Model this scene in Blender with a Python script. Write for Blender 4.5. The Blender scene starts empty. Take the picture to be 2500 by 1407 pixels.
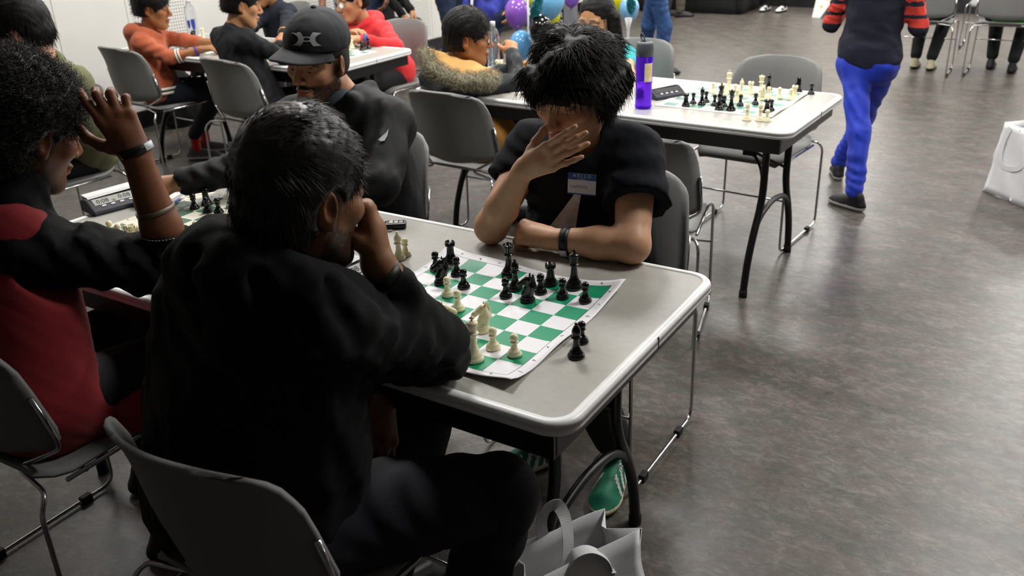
import bpy, bmesh, math, random
import numpy as np
from math import sin, cos, pi, radians
from mathutils import Vector, Matrix

random.seed(7); rng = np.random.default_rng(7)
S = bpy.context.scene
COL = S.collection

# ------------------------------------------------------------------ camera
F = 2161.2; YAW, PIT, ROL = -.5663, .4243, .0326
CAM = np.array([1.2673, -1.7029, 1.6049])
_f = np.array([sin(YAW)*cos(PIT), cos(YAW)*cos(PIT), -sin(PIT)])
_r = np.array([cos(YAW), -sin(YAW), 0.]); _d = np.cross(_f, _r)
_r2 = _r*cos(ROL)+_d*sin(ROL); _d2 = -_r*sin(ROL)+_d*cos(ROL)
RC = np.stack([_r2, _d2, _f])
cd = bpy.data.cameras.new('camera'); cam = bpy.data.objects.new('camera', cd); COL.objects.link(cam)
m4 = Matrix.Identity(4)
for i in range(3):
    m4[i][0] = _r2[i]; m4[i][1] = -_d2[i]; m4[i][2] = -_f[i]; m4[i][3] = CAM[i]
cam.matrix_world = m4
cd.sensor_width = 36; cd.lens = F*36/2500; cd.clip_start = .05; cd.clip_end = 60
cd.dof.use_dof = True; cd.dof.focus_distance = 2.1; cd.dof.aperture_fstop = 5.6
S.camera = cam
# ------------------------------------------------------------------ world, exposure
w = bpy.data.worlds.new('world'); S.world = w; w.use_nodes = True
w.node_tree.nodes['Background'].inputs[0].default_value = (.75, .78, .82, 1)
w.node_tree.nodes['Background'].inputs[1].default_value = .05
S.view_settings.view_transform = 'Standard'; S.view_settings.look = 'None'
S.view_settings.exposure = 0.15; S.view_settings.gamma = 1; S.view_settings.use_curve_mapping = False
LIGHT_W = 45.0
LIGHT_GRID = [(x, y) for y in (1.2, 3.4, 5.8, 8.4, 10.4) for x in (-3.2, -.9, 1.5, 3.9) if not (x > 3 and y < 5)]
LIGHT_DIM = {(-3.2, 1.2): .8}

# pixel (in the 2500x1407 photograph) -> point on a known plane
def ray(x, y): return RC.T @ np.array([(x-1250)/F, (y-703.5)/F, 1.])
def PZ(x, y, z=.74): d = ray(x, y); return CAM+d*(z-CAM[2])/d[2]
def PY(x, y, v): d = ray(x, y); return CAM+d*(v-CAM[1])/d[1]
def PX(x, y, v): d = ray(x, y); return CAM+d*(v-CAM[0])/d[0]
def PD(x, y, t): return CAM+ray(x, y)*t
A = lambda *v: np.array(v, float)
def nrm(v): v = np.array(v, float); return v/np.linalg.norm(v)

# ------------------------------------------------------------------ materials
def lin(c):
    if isinstance(c, str): c = [int(c[i:i+2], 16)/255 for i in (0, 2, 4)]
    return tuple((x/12.92 if x <= .04045 else ((x+.055)/1.055)**2.4) for x in c)
MATS = {}
def mat(name, col='808080', rough=.5, metal=0., var=0., vscale=20., bump=0., bscale=80., attr=False, spec=.5, trans=0., sheen=0., coat=0., sss=0., col2=None, det=4., ior=1.45, alpha=1.):
    if name in MATS: return MATS[name]
    m = bpy.data.materials.new(name); m.use_nodes = True; MATS[name] = m
    nt = m.node_tree; N = nt.nodes; L = nt.links; b = N['Principled BSDF']
    c = lin(col)+(1,)
    b.inputs['Base Color'].default_value = c; b.inputs['Roughness'].default_value = rough; b.inputs['Metallic'].default_value = metal
    b.inputs['Specular IOR Level'].default_value = spec; b.inputs['Transmission Weight'].default_value = trans; b.inputs['IOR'].default_value = ior
    b.inputs['Sheen Weight'].default_value = sheen; b.inputs['Coat Weight'].default_value = coat
    if sheen: b.inputs['Sheen Roughness'].default_value = .6
    if alpha < 1: b.inputs['Alpha'].default_value = alpha
    if sss:
        b.inputs['Subsurface Weight'].default_value = sss; b.inputs['Subsurface Radius'].default_value = (.6, .25, .12); b.inputs['Subsurface Scale'].default_value = .012
    src = None
    tc = N.new('ShaderNodeTexCoord')
    if attr:
        a = N.new('ShaderNodeAttribute'); a.attribute_name = 'Col'; src = a.outputs['Color']
    if var or col2:
        n = N.new('ShaderNodeTexNoise'); n.inputs['Scale'].default_value = vscale; n.inputs['Detail'].default_value = det
        L.new(tc.outputs['Object'], n.inputs['Vector'])
        if col2:
            r = N.new('ShaderNodeValToRGB'); r.color_ramp.elements[0].position = .35; r.color_ramp.elements[1].position = .68
            r.color_ramp.elements[0].color = c; r.color_ramp.elements[1].color = lin(col2)+(1,)
            L.new(n.outputs['Fac'], r.inputs['Fac']); src = r.outputs['Color']
        else:
            mp = N.new('ShaderNodeMapRange'); mp.inputs['From Min'].default_value = .3; mp.inputs['From Max'].default_value = .7
            mp.inputs['To Min'].default_value = 1-var; mp.inputs['To Max'].default_value = 1+var; L.new(n.outputs['Fac'], mp.inputs['Value'])
            hs = N.new('ShaderNodeHueSaturation'); L.new(mp.outputs['Result'], hs.inputs['Value'])
            if src is not None: L.new(src, hs.inputs['Color'])
            else: hs.inputs['Color'].default_value = c
            src = hs.outputs['Color']
    if src is not None: L.new(src, b.inputs['Base Color'])
    if bump:
        n2 = N.new('ShaderNodeTexNoise'); n2.inputs['Scale'].default_value = bscale; n2.inputs['Detail'].default_value = 3
        L.new(tc.outputs['Object'], n2.inputs['Vector'])
        bp = N.new('ShaderNodeBump'); bp.inputs['Strength'].default_value = bump; bp.inputs['Distance'].default_value = .002
        L.new(n2.outputs['Fac'], bp.inputs['Height']); L.new(bp.outputs['Normal'], b.inputs['Normal'])
    return m
def emis(name, col, st):
    m = bpy.data.materials.new(name); m.use_nodes = True; MATS[name] = m
    b = m.node_tree.nodes['Principled BSDF']; b.inputs['Base Color'].default_value = lin(col)+(1,)
    b.inputs['Emission Color'].default_value = lin(col)+(1,); b.inputs['Emission Strength'].default_value = st
    return m
M = lambda n: MATS[n]
mat('white_wall', 'd8d6d0', .7, bump=.15, bscale=200, var=.02, vscale=3)
mat('ceiling_paint', 'dcdad5', .8, var=.02)
mat('black_base', '17171a', .5)
mat('laminate', 'a3a098', .42, var=.05, vscale=60, bump=.05, bscale=600)
mat('alu_band', 'efefee', .33, metal=.0, var=.03, vscale=40, bump=.08, bscale=300)
mat('black_steel', '0d0d0e', .38, bump=.05, bscale=400)
mat('chrome', 'c9c9ca', .16, metal=1.)
mat('chair_plastic', '7c7c7a', .62, spec=.3, bump=.25, bscale=900, var=.03, vscale=8)
mat('rubber', '0b0b0c', .7)
mat('black_piece', '0b0b0c', .22, coat=.25)
mat('ivory_piece', 'ece3c0', .32, var=.04, vscale=70, sss=.15)
mat('digit', '1b1d20', .6)
mat('clock_body', '2a2c37', .45)
mat('clock_white', 'e6e5e6', .4)
mat('lcd', 'b9bbb4', .25)
mat('lcd_dark', '4a4a48', .3)
mat('print_ink', '2a2a2a', .6)
# marbled linoleum
def floor_material():
    m = bpy.data.materials.new('linoleum'); m.use_nodes = True; MATS['linoleum'] = m
    nt = m.node_tree; N = nt.nodes; L = nt.links; b = N['Principled BSDF']
    tc = N.new('ShaderNodeTexCoord')
    def noise(sc, det, dist, rot=0.):
        mp = N.new('ShaderNodeMapping'); mp.inputs['Rotation'].default_value = (0, 0, rot); mp.inputs['Scale'].default_value = (1, 1.6, 1)
        L.new(tc.outputs['Object'], mp.inputs['Vector'])
        n = N.new('ShaderNodeTexNoise'); n.inputs['Scale'].default_value = sc; n.inputs['Detail'].default_value = det; n.inputs['Distortion'].default_value = dist; n.inputs['Roughness'].default_value = .68
        L.new(mp.outputs['Vector'], n.inputs['Vector']); return n.outputs['Fac']
    r = N.new('ShaderNodeValToRGB'); e = r.color_ramp.elements
    e[0].position = .36; e[0].color = lin('2b2927')+(1,); e[1].position = .66; e[1].color = lin('706c68')+(1,)
    x = e.new(.5); x.color = lin('454240')+(1,)
    av = N.new('ShaderNodeMath'); av.operation = 'MULTIPLY_ADD'; av.inputs[1].default_value = .62
    ad = N.new('ShaderNodeMath'); ad.operation = 'MULTIPLY'; ad.inputs[1].default_value = .38
    L.new(noise(5., 3, .3, 1.1), ad.inputs[0]); L.new(noise(24., 12, .9, .5), av.inputs[0]); L.new(ad.outputs[0], av.inputs[2]); L.new(av.outputs[0], r.inputs['Fac'])
    r2 = N.new('ShaderNodeValToRGB'); e = r2.color_ramp.elements
    e[0].position = .42; e[0].color = lin('4d5040')+(1,); e[1].position = .60; e[1].color = lin('705a50')+(1,)
    L.new(noise(7., 5, .4), r2.inputs['Fac'])
    mx = N.new('ShaderNodeMix'); mx.data_type = 'RGBA'; mx.inputs['Factor'].default_value = .26
    L.new(r.outputs['Color'], mx.inputs['A']); L.new(r2.outputs['Color'], mx.inputs['B'])
    # pale flecks
    fr = N.new('ShaderNodeValToRGB'); fr.color_ramp.elements[0].position = .60; fr.color_ramp.elements[1].position = .70; L.new(noise(70., 4, 1.5), fr.inputs['Fac'])
    fm = N.new('ShaderNodeMath'); fm.operation = 'MULTIPLY'; fm.inputs[1].default_value = .32; L.new(fr.outputs['Color'], fm.inputs[0])
    m3 = N.new('ShaderNodeMix'); m3.data_type = 'RGBA'; m3.inputs['B'].default_value = lin('9b958b')+(1,); L.new(mx.outputs['Result'], m3.inputs['A']); L.new(fm.outputs[0], m3.inputs['Factor'])
    L.new(m3.outputs['Result'], b.inputs['Base Color'])
    rr = N.new('ShaderNodeMapRange'); rr.inputs['To Min'].default_value = .26; rr.inputs['To Max'].default_value = .46
    L.new(noise(14, 4, 0), rr.inputs['Value']); L.new(rr.outputs['Result'], b.inputs['Roughness'])
    b.inputs['Specular IOR Level'].default_value = .45
floor_material()
# wall panel with drilled holes
def perf_material():
    m = bpy.data.materials.new('perforated_panel'); m.use_nodes = True; MATS['perforated_panel'] = m
    nt = m.node_tree; N = nt.nodes; L = nt.links; b = N['Principled BSDF']; b.inputs['Roughness'].default_value = .7
    tc = N.new('ShaderNodeTexCoord'); mp = N.new('ShaderNodeMapping'); mp.inputs['Scale'].default_value = (1/.024,)*3
    L.new(tc.outputs['Object'], mp.inputs['Vector'])
    fr = N.new('ShaderNodeVectorMath'); fr.operation = 'FRACTION'; L.new(mp.outputs['Vector'], fr.inputs[0])
    sb = N.new('ShaderNodeVectorMath'); sb.operation = 'SUBTRACT'; sb.inputs[1].default_value = (.5, .5, .5); L.new(fr.outputs[0], sb.inputs[0])
    ml = N.new('ShaderNodeVectorMath'); ml.operation = 'MULTIPLY'; ml.inputs[1].default_value = (0, 1, 1); L.new(sb.outputs[0], ml.inputs[0])
    ln = N.new('ShaderNodeVectorMath'); ln.operation = 'LENGTH'; L.new(ml.outputs[0], ln.inputs[0])
    lt = N.new('ShaderNodeMath'); lt.operation = 'LESS_THAN'; lt.inputs[1].default_value = .24; L.new(ln.outputs['Value'], lt.inputs[0])
    mx = N.new('ShaderNodeMix'); mx.data_type = 'RGBA'; mx.inputs['A'].default_value = lin('d8d6d0')+(1,); mx.inputs['B'].default_value = lin('77746e')+(1,)
    L.new(lt.outputs[0], mx.inputs['Factor']); L.new(mx.outputs['Result'], b.inputs['Base Color'])
perf_material()
def board_material(name, light, dark):
    m = bpy.data.materials.new(name); m.use_nodes = True; MATS[name] = m
    nt = m.node_tree; N = nt.nodes; L = nt.links; b = N['Principled BSDF']; b.inputs['Roughness'].default_value = .45
    uv = N.new('ShaderNodeUVMap'); uv.uv_map = 'UVMap'      # uv in squares, 0..8 on the playing field
    sp = N.new('ShaderNodeSeparateXYZ'); L.new(uv.outputs['UV'], sp.inputs[0])
    def math_(op, a, bb=None):
        n = N.new('ShaderNodeMath'); n.operation = op
        for i, v in enumerate((a, bb)):
            if v is None: continue
            if isinstance(v, (int, float)): n.inputs[i].default_value = v
            else: L.new(v, n.inputs[i])
        return n.outputs[0]
    fx = math_('FLOOR', sp.outputs['X']); fy = math_('FLOOR', sp.outputs['Y'])
    par = math_('FLOORED_MODULO', math_('ADD', fx, fy), 2)
    ins = 1
    for s in ('X', 'Y'):
        ins = math_('MULTIPLY', math_('GREATER_THAN', sp.outputs[s], 0), ins); ins = math_('MULTIPLY', math_('LESS_THAN', sp.outputs[s], 8), ins)
    fac = math_('MULTIPLY', par, ins)
    # hairline frame round the field
    cx = math_('ABSOLUTE', math_('SUBTRACT', sp.outputs['X'], 4)); cy = math_('ABSOLUTE', math_('SUBTRACT', sp.outputs['Y'], 4))
    ring = math_('LESS_THAN', math_('ABSOLUTE', math_('SUBTRACT', math_('MAXIMUM', cx, cy), 4.01)), .014)
    mx = N.new('ShaderNodeMix'); mx.data_type = 'RGBA'; mx.inputs['A'].default_value = lin(light)+(1,); mx.inputs['B'].default_value = lin(dark)+(1,); L.new(fac, mx.inputs['Factor'])
    m2 = N.new('ShaderNodeMix'); m2.data_type = 'RGBA'; m2.inputs['B'].default_value = lin('3a3a3a')+(1,); L.new(mx.outputs['Result'], m2.inputs['A']); L.new(ring, m2.inputs['Factor'])
    L.new(m2.outputs['Result'], b.inputs['Base Color'])
board_material('board_bright', 'eeecf0', '009468')
board_material('board_dull', 'efece0', '5c8a78')
board_material('board_cream', 'ece8d4', '3f6b58')

# ------------------------------------------------------------------ mesh helpers
def tag(o, label=None, cat=None, group=None, kind=None):
    if label: o['label'] = label
    if cat: o['category'] = cat
    if group: o['group'] = group
    if kind: o['kind'] = kind
    return o
def empty(name, loc=(0, 0, 0), rz=0., label=None, cat=None, group=None):
    o = bpy.data.objects.new(name, None); COL.objects.link(o); o.location = tuple(float(v) for v in loc); o.rotation_euler = (0, 0, rz); o.empty_display_size = .1
    return tag(o, label, cat, group)
def link(name, me, m=None, parent=None, smooth=True):
    if m is not None:
        for x in (m if isinstance(m, (list, tuple)) else [m]): me.materials.append(MATS[x] if isinstance(x, str) else x)
    o = bpy.data.objects.new(name, me); COL.objects.link(o)
    if parent is not None: o.parent = parent
    if smooth: me.shade_smooth()
    return o
def mesh_np(name, V, Fc, smooth=True):
    me = bpy.data.meshes.new(name)
    V = np.asarray(V, np.float32); Fc = np.asarray(Fc, np.int32)
    me.vertices.add(len(V)); me.vertices.foreach_set('co', V.ravel())
    n = Fc.shape[1]; me.loops.add(Fc.size); me.loops.foreach_set('vertex_index', Fc.ravel())
    me.polygons.add(len(Fc)); me.polygons.foreach_set('loop_start', np.arange(0, Fc.size, n, dtype=np.int32))
    try: me.polygons.foreach_set('loop_total', np.full(len(Fc), n, np.int32))
    except Exception: pass
    me.update(calc_edges=True)
    if smooth: me.shade_smooth()
    return me
def set_col(me, C):
    a = me.color_attributes.new('Col', 'FLOAT_COLOR', 'POINT')
    C = np.concatenate([C, np.ones((len(C), 1))], 1).astype(np.float32); a.data.foreach_set('color', C.ravel())
def bm_obj(name, bm, m, parent=None, smooth=False):
    me = bpy.data.meshes.new(name); bm.normal_update(); bm.to_mesh(me); bm.free()
    return link(name, me, m, parent, smooth)
def box_bm(bm, c, s, rz=0., bev=0.):
    M4 = Matrix.Translation(Vector(c)) @ Matrix.Rotation(rz, 4, 'Z') @ Matrix.Diagonal((*s, 1))
    r = bmesh.ops.create_cube(bm, size=1, matrix=M4)
    if bev:
        ed = list({e for v in r['verts'] for e in v.link_edges}); bmesh.ops.bevel(bm, geom=ed, offset=bev, segments=2, affect='EDGES', profile=.5)
def box(name, c, s, m, parent=None, rz=0., bev=0.):
    bm = bmesh.new(); box_bm(bm, c, s, rz, bev); return bm_obj(name, bm, m, parent)
def lathe(name, prof, m, parent=None, seg=28, obj=True):
    prof = np.array(prof); n = len(prof); t = np.linspace(0, 2*pi, seg, endpoint=False)
    V = np.stack([np.outer(prof[:, 0], np.cos(t)), np.outer(prof[:, 0], np.sin(t)), np.repeat(prof[:, 1:2], seg, 1)], -1).reshape(-1, 3)
    i = np.arange(n-1)[:, None]*seg; j = np.arange(seg)[None]; j2 = (j+1) % seg
    Fc = np.stack([i+j, i+j2, i+seg+j2, i+seg+j], -1).reshape(-1, 4)
    me = mesh_np(name, V, Fc)
    return link(name, me, m, parent) if obj else me
def fillet(pts, r, n=6):
    pts = [np.array(p, float) for p in pts]; out = [pts[0]]
    for i in range(1, len(pts)-1):
        a, b, c = pts[i-1], pts[i], pts[i+1]; u = a-b; v = c-b; lu = np.linalg.norm(u); lv = np.linalg.norm(v)
        q = min(r if np.isscalar(r) else r[i], lu*.48, lv*.48); p0 = b+u/lu*q; p1 = b+v/lv*q
        for t in np.linspace(0, 1, n): out.append((1-t)**2*p0+2*t*(1-t)*b+t*t*p1)
    out.append(pts[-1]); return np.array(out)
def catmull(pts, n=8):
    P = np.array(pts, float); P = np.vstack([2*P[0]-P[1], P, 2*P[-1]-P[-2]]); out = []
    for i in range(1, len(P)-2):
        for t in np.linspace(0, 1, n, endpoint=False):
            a, b, c, d = P[i-1:i+3]
            out.append(.5*((2*b)+(c-a)*t+(2*a-5*b+4*c-d)*t*t+(3*b-a-3*c+d)*t**3))
    out.append(P[-2]); return np.array(out)
def sweep(path, sec, closed=False, up=None, scale=None):
    """sweep a 2-D section (k,2) along a path -> V,F. section x -> side, y -> up"""
    P = np.array(path, float); n = len(P)
    T = np.roll(P, -1, 0)-np.roll(P, 1, 0) if closed else np.gradient(P, axis=0)
    T /= np.linalg.norm(T, axis=1)[:, None]+1e-12
    Nn = np.zeros_like(P)
    if up is not None: Nn[:] = up
    else:
        v = np.array([0, 0, 1.]) if abs(T[0][2]) < .9 else np.array([1., 0, 0]); v = v-T[0]*(v@T[0]); v /= np.linalg.norm(v)
        for i in range(n):
            v = v-T[i]*(v@T[i]); v /= np.linalg.norm(v)+1e-12; Nn[i] = v
    Bn = np.cross(T, Nn); Bn /= np.linalg.norm(Bn, axis=1)[:, None]+1e-12; Nn = np.cross(Bn, T)
    sec = np.array(sec, float); k = len(sec)
    sc = np.ones(n) if scale is None else np.array(scale)
    V = P[:, None]+Bn[:, None]*sec[None, :, 0:1]*sc[:, None, None]+Nn[:, None]*sec[None, :, 1:2]*sc[:, None, None]
    V = V.reshape(-1, 3)
    r = n if closed else n-1
    i = np.arange(r)[:, None]*k; i2 = ((np.arange(r)+1) % n)[:, None]*k; j = np.arange(k)[None]; j2 = (j+1) % k
    Fc = np.stack([i+j, i+j2, i2+j2, i2+j], -1).reshape(-1, 4)
    if not closed:   # end caps as fans
        V = np.vstack([V, P[0], P[-1]]); a, b = len(V)-2, len(V)-1; e = (n-1)*k
        jj = np.arange(k); jn = (jj+1) % k
        Fc = np.vstack([Fc, np.stack([jn, jj, np.full(k, a), np.full(k, a)], -1), np.stack([e+jj, e+jn, np.full(k, b), np.full(k, b)], -1)])
    return V, Fc
def circ(r, k=8): t = np.linspace(0, 2*pi, k, endpoint=False); return np.stack([np.cos(t)*r, np.sin(t)*r], -1)
def join_np(parts):
    V = []; Fc = []; o = 0
    for v, f in parts: V.append(v); Fc.append(f+o); o += len(v)
    return np.vstack(V), np.vstack(Fc)
def fix_quads(V, Fc):
    return V, Fc
def np_obj(name, VF, m, parent=None, smooth=True):
    V, Fc = VF
    tri = (Fc[:, 2] == Fc[:, 3]) if Fc.shape[1] == 4 else np.zeros(len(Fc), bool)
    if tri.any():
        me = bpy.data.meshes.new(name); me.from_pydata(np.asarray(V).tolist(), [], [list(map(int, q[:3] if t else q)) for q, t in zip(Fc, tri)]); me.update()
        return link(name, me, m, parent, smooth)
    return link(name, mesh_np(name, V, Fc, smooth), m, parent, smooth)
def tube(name, path, r, m, parent=None, k=8, closed=False): return np_obj(name, sweep(path, circ(r, k), closed), m, parent)
def text_mesh(s, size, extrude=.0003, align='CENTER'):
    c = bpy.data.curves.new('txt', 'FONT'); c.body = s; c.size = size; c.extrude = extrude; c.align_x = align; c.align_y = 'CENTER'; c.resolution_u = 3
    o = bpy.data.objects.new('txt', c); COL.objects.link(o)
    dg = bpy.context.evaluated_depsgraph_get(); me = bpy.data.meshes.new_from_object(o.evaluated_get(dg))
    bpy.data.objects.remove(o); bpy.data.curves.remove(c); return me
def text(name, s, size, mw, m, parent=None, extrude=.0003, align='CENTER'):
    """flat lettering; mw = 4x4 placing text plane (x right, y up, z out) in parent space"""
    me = text_mesh(s, size, extrude, align); me.transform(mw); return link(name, me, m, parent, False)
def frame4(o, x, y):
    x = nrm(x); z = nrm(np.cross(x, y)); y = np.cross(z, x); q = Matrix.Identity(4)
    for i in range(3): q[i][0] = x[i]; q[i][1] = y[i]; q[i][2] = z[i]; q[i][3] = o[i]
    return q
def copy_tree(o, parent=None):
    c = o.copy(); COL.objects.link(c); c.parent = parent
    for ch in [x for x in COL.objects if x.parent == o]: copy_tree(ch, c)
    return c

# ------------------------------------------------------------------ implicit surfaces
class Vol:
    """signed distance field on a grid; smooth unions of round cones and ellipsoids"""
    def __init__(s, lo, hi, h):
        lo = np.array(lo, float); hi = np.array(hi, float); s.h = h; s.lo = lo; s.n = np.ceil((hi-lo)/h).astype(int)+1
        s.ax = [lo[i]+h*np.arange(s.n[i]) for i in range(3)]; s.f = np.full(s.n, .2, np.float32)
    def sub(s, lo, hi):
        a = np.clip(np.floor((lo-s.lo)/s.h).astype(int), 0, s.n); b = np.clip(np.ceil((hi-s.lo)/s.h).astype(int)+1, 0, s.n)
        if (b <= a).any(): return None
        sl = tuple(slice(a[i], b[i]) for i in range(3))
        return sl, s.ax[0][sl[0]][:, None, None], s.ax[1][sl[1]][None, :, None], s.ax[2][sl[2]][None, None, :]
    def op(s, sl, d, k, o):
        f = s.f[sl]; d = d.astype(np.float32)
        if o == 'u': h = np.maximum(k-np.abs(f-d), 0)/k; r = np.minimum(f, d)-h*h*k*.25
        else: h = np.maximum(k-np.abs(f+d), 0)/k; r = np.maximum(f, -d)+h*h*k*.25
        s.f[sl] = r
    def rc(s, a, b, ra, rb, k=.02, o='u', wr=None):
        a = np.array(a, float); b = np.array(b, float); mg = max(k, .01)+2*s.h+.012+(wr[0] if wr else 0)
        q = s.sub(np.minimum(a-ra, b-rb)-mg, np.maximum(a+ra, b+rb)+mg)
        if q is None: return s
        sl, x, y, z = q; d = b-a; L2 = max(d@d, 1e-9)
        t = np.clip(((x-a[0])*d[0]+(y-a[1])*d[1]+(z-a[2])*d[2])/L2, 0, 1)
        dist = np.sqrt((x-a[0]-t*d[0])**2+(y-a[1]-t*d[1])**2+(z-a[2]-t*d[2])**2)
        r = ra+(rb-ra)*t
        if wr: r = r+wr[0]*np.sin(wr[1]*t*math.sqrt(L2)+wr[2]+22*(x*.7+y*.5)+14*np.sin(9*z+5*x))
        s.op(sl, dist-r, k, o); return s
    def chain(s, pts, rad, k=.02, wr=None):
        for i in range(len(pts)-1): s.rc(pts[i], pts[i+1], rad[i], rad[i+1], k, 'u', wr)
        return s
    def ell(s, c, r, Mx=None, k=.02, o='u'):
        c = np.array(c, float); r = np.array(r, float); mg = max(k, .01)+2*s.h+.012; R = r.max()+mg
        q = s.sub(c-R, c+R)
        if q is None: return s
        sl, x, y, z = q; x = x-c[0]; y = y-c[1]; z = z-c[2]
        if Mx is None: u, v, w_ = x, y, z
        else: u, v, w_ = [Mx[i][0]*x+Mx[i][1]*y+Mx[i][2]*z for i in range(3)]
        k0 = np.sqrt((u/r[0])**2+(v/r[1])**2+(w_/r[2])**2); k1 = np.sqrt((u/r[0]**2)**2+(v/r[1]**2)**2+(w_/r[2]**2)**2)+1e-9
        s.op(sl, k0*(k0-1)/k1, k, o); return s
    def cut(s, p, n, k=.01):
        """keep the side opposite n of the plane through p"""
        n = nrm(n); d = (s.ax[0][:, None, None]-p[0])*n[0]+(s.ax[1][None, :, None]-p[1])*n[1]+(s.ax[2][None, None, :]-p[2])*n[2]
        s.f = np.maximum(s.f, d.astype(np.float32)); return s
    def noise(s, amp, sc, seed=0, oct_=3):
        r = np.random.default_rng(seed); x = s.ax[0][:, None, None]; y = s.ax[1][None, :, None]; z = s.ax[2][None, None, :]
        tot = np.zeros(s.n, np.float32)
        for o in range(oct_):
            w1 = r.normal(size=(3, 3))*sc*1.7**o; ph = r.uniform(0, 6, 3)
            g = np.sin(w1[0, 0]*x+w1[0, 1]*y+w1[0, 2]*z+ph[0]).astype(np.float32)
            g2 = np.sin(w1[1, 0]*x+w1[1, 1]*y+w1[1, 2]*z+ph[1]+1.5*g)
            tot += (np.sin(w1[2, 0]*x+w1[2, 1]*y+w1[2, 2]*z+ph[2]+1.7*g2)*(.6**o)).astype(np.float32)
        s.f += (amp*tot).astype(np.float32); return s
    def mesh(s):
        f = s.f.copy()
        for i in range(3):   # close at the box border
            sl = [slice(None)]*3
            for e in (0, -1): sl[i] = e; f[tuple(sl)] = np.maximum(f[tuple(sl)], 1e-4)
        ins = f < 0; nx, ny, nz = f.shape
        cnt = np.zeros((nx-1, ny-1, nz-1), np.int8); corners = [(i, j, k) for i in (0, 1) for j in (0, 1) for k in (0, 1)]
        for i, j, k in corners: cnt += ins[i:nx-1+i, j:ny-1+j, k:nz-1+k]
        cells = np.argwhere((cnt > 0) & (cnt < 8))
        if len(cells) == 0: return np.zeros((0, 3)), np.zeros((0, 4), int)
        idx = np.full(cnt.shape, -1, np.int32); idx[tuple(cells.T)] = np.arange(len(cells))
        acc = np.zeros((len(cells), 3)); num = np.zeros(len(cells))
        for a in corners:
            for ax in range(3):
                if a[ax]: continue
                b = list(a); b[ax] = 1
                fa = f[cells[:, 0]+a[0], cells[:, 1]+a[1], cells[:, 2]+a[2]]; fb = f[cells[:, 0]+b[0], cells[:, 1]+b[1], cells[:, 2]+b[2]]
                mk = (fa < 0) != (fb < 0); t = np.where(mk, fa/np.where(mk, fa-fb, 1), 0)
                p = np.array(a, float)[None].repeat(len(cells), 0); p[:, ax] += t
                acc += p*mk[:, None]; num += mk
        V = s.lo+s.h*(cells+acc/num[:, None]); Fc = []
        for ax in range(3):
            o1, o2 = [(1, 2), (2, 0), (0, 1)][ax]
            s0 = [slice(None)]*3; s1 = [slice(None)]*3; s0[ax] = slice(0, -1); s1[ax] = slice(1, None)
            e = np.argwhere(ins[tuple(s0)] != ins[tuple(s1)])
            e = e[(e[:, o1] > 0) & (e[:, o2] > 0) & (e[:, o1] < f.shape[o1]-1) & (e[:, o2] < f.shape[o2]-1)]
            if not len(e): continue
            q = []
            for d1, d2 in ((-1, -1), (0, -1), (0, 0), (-1, 0)):
                c = e.copy(); c[:, o1] += d1; c[:, o2] += d2; q.append(idx[tuple(c.T)])
            q = np.stack(q, -1); fl = ~ins[tuple(e.T)]; q[fl] = q[fl][:, ::-1]; Fc.append(q)
        return V, np.vstack(Fc)
def vol_mesh(name, vols, m, parent, colfn=None, matfn=None):
    ms = [v.mesh() for v in (vols if isinstance(vols, list) else [vols])]
    V, Fc = join_np(ms)
    me = mesh_np(name, V, Fc)
    if colfn is not None: set_col(me, np.vstack([colfn(V[:len(ms[0][0])]), np.tile(np.array(lin(colfn.skin)), (len(V)-len(ms[0][0]), 1))]) if hasattr(colfn, 'skin') else colfn(V))
    o = link(name, me, m, parent)
    if matfn is not None:
        me.polygons.foreach_set('material_index', np.asarray(matfn(V[Fc].mean(1)), np.int32))
    return o

mat('dark_wall', '4a4a4a', .8)  # tone made up for the unseen right and front walls, cuts bounced light

# ================================================================== ROOM
XL, XR, YF, YB, HC = -4.75, 5.6, -3.6, 11.1, 3.0
def plane_obj(name, pts, m, parent=None, kind='structure'):
    me = bpy.data.meshes.new(name); me.from_pydata([tuple(map(float, p)) for p in pts], [], [tuple(range(len(pts)))]); me.update()
    o = link(name, me, m, parent, False)
    if kind and parent is None: o['kind'] = kind
    return o
def sbox(name, c, s, m):
    o = box(name, c, s, m); o['kind'] = 'structure'; return o
sbox('floor', ((XL+XR)/2, (YF+YB)/2, -.05), (XR-XL+.4, YB-YF+.4, .1), 'linoleum')
sbox('ceiling', ((XL+XR)/2, (YF+YB)/2, HC+.05), (XR-XL+.4, YB-YF+.4, .1), 'ceiling_paint')
wl = sbox('wall_left', (XL-.1, (YF+YB)/2, HC/2), (.2, YB-YF+.4, HC), 'white_wall')
sbox('wall_right', (XR+.1, (YF+YB)/2, HC/2), (.2, YB-YF, HC), 'dark_wall')
sbox('wall_back', ((XL+XR)/2, YB+.1, HC/2), (XR-XL, .2, HC), 'white_wall')
sbox('wall_front', ((XL+XR)/2, YF-.1, HC/2), (XR-XL, .2, HC), 'dark_wall')
sbox('baseboard_left', (XL+.008, (YF+YB)/2, .06), (.016, YB-YF, .12), 'black_base')
sbox('baseboard_back', ((XL+XR)/2, YB-.008, .085), (XR-XL, .016, .17), 'black_base')
# wall panels, every other one drilled
ys = [-.3, .28, .85, 1.43, 2.0, 2.57, 3.15, 3.78, 4.42, 5.05, 5.7, 6.3, 6.9]
for i in range(len(ys)-1):
    perf = ys[i] in (.28, 1.43, 2.57, 4.42, 5.7)
    o = box('wall_panel', (XL+.006, (ys[i]+ys[i+1])/2, 1.56), (.012, ys[i+1]-ys[i]-.006, 2.86), 'white_wall', wl)
    if perf: box('perforated_panel', (XL+.0125, (ys[i]+ys[i+1])/2, 1.56), (.003, ys[i+1]-ys[i]-.09, 2.80), 'perforated_panel', wl)
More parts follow.
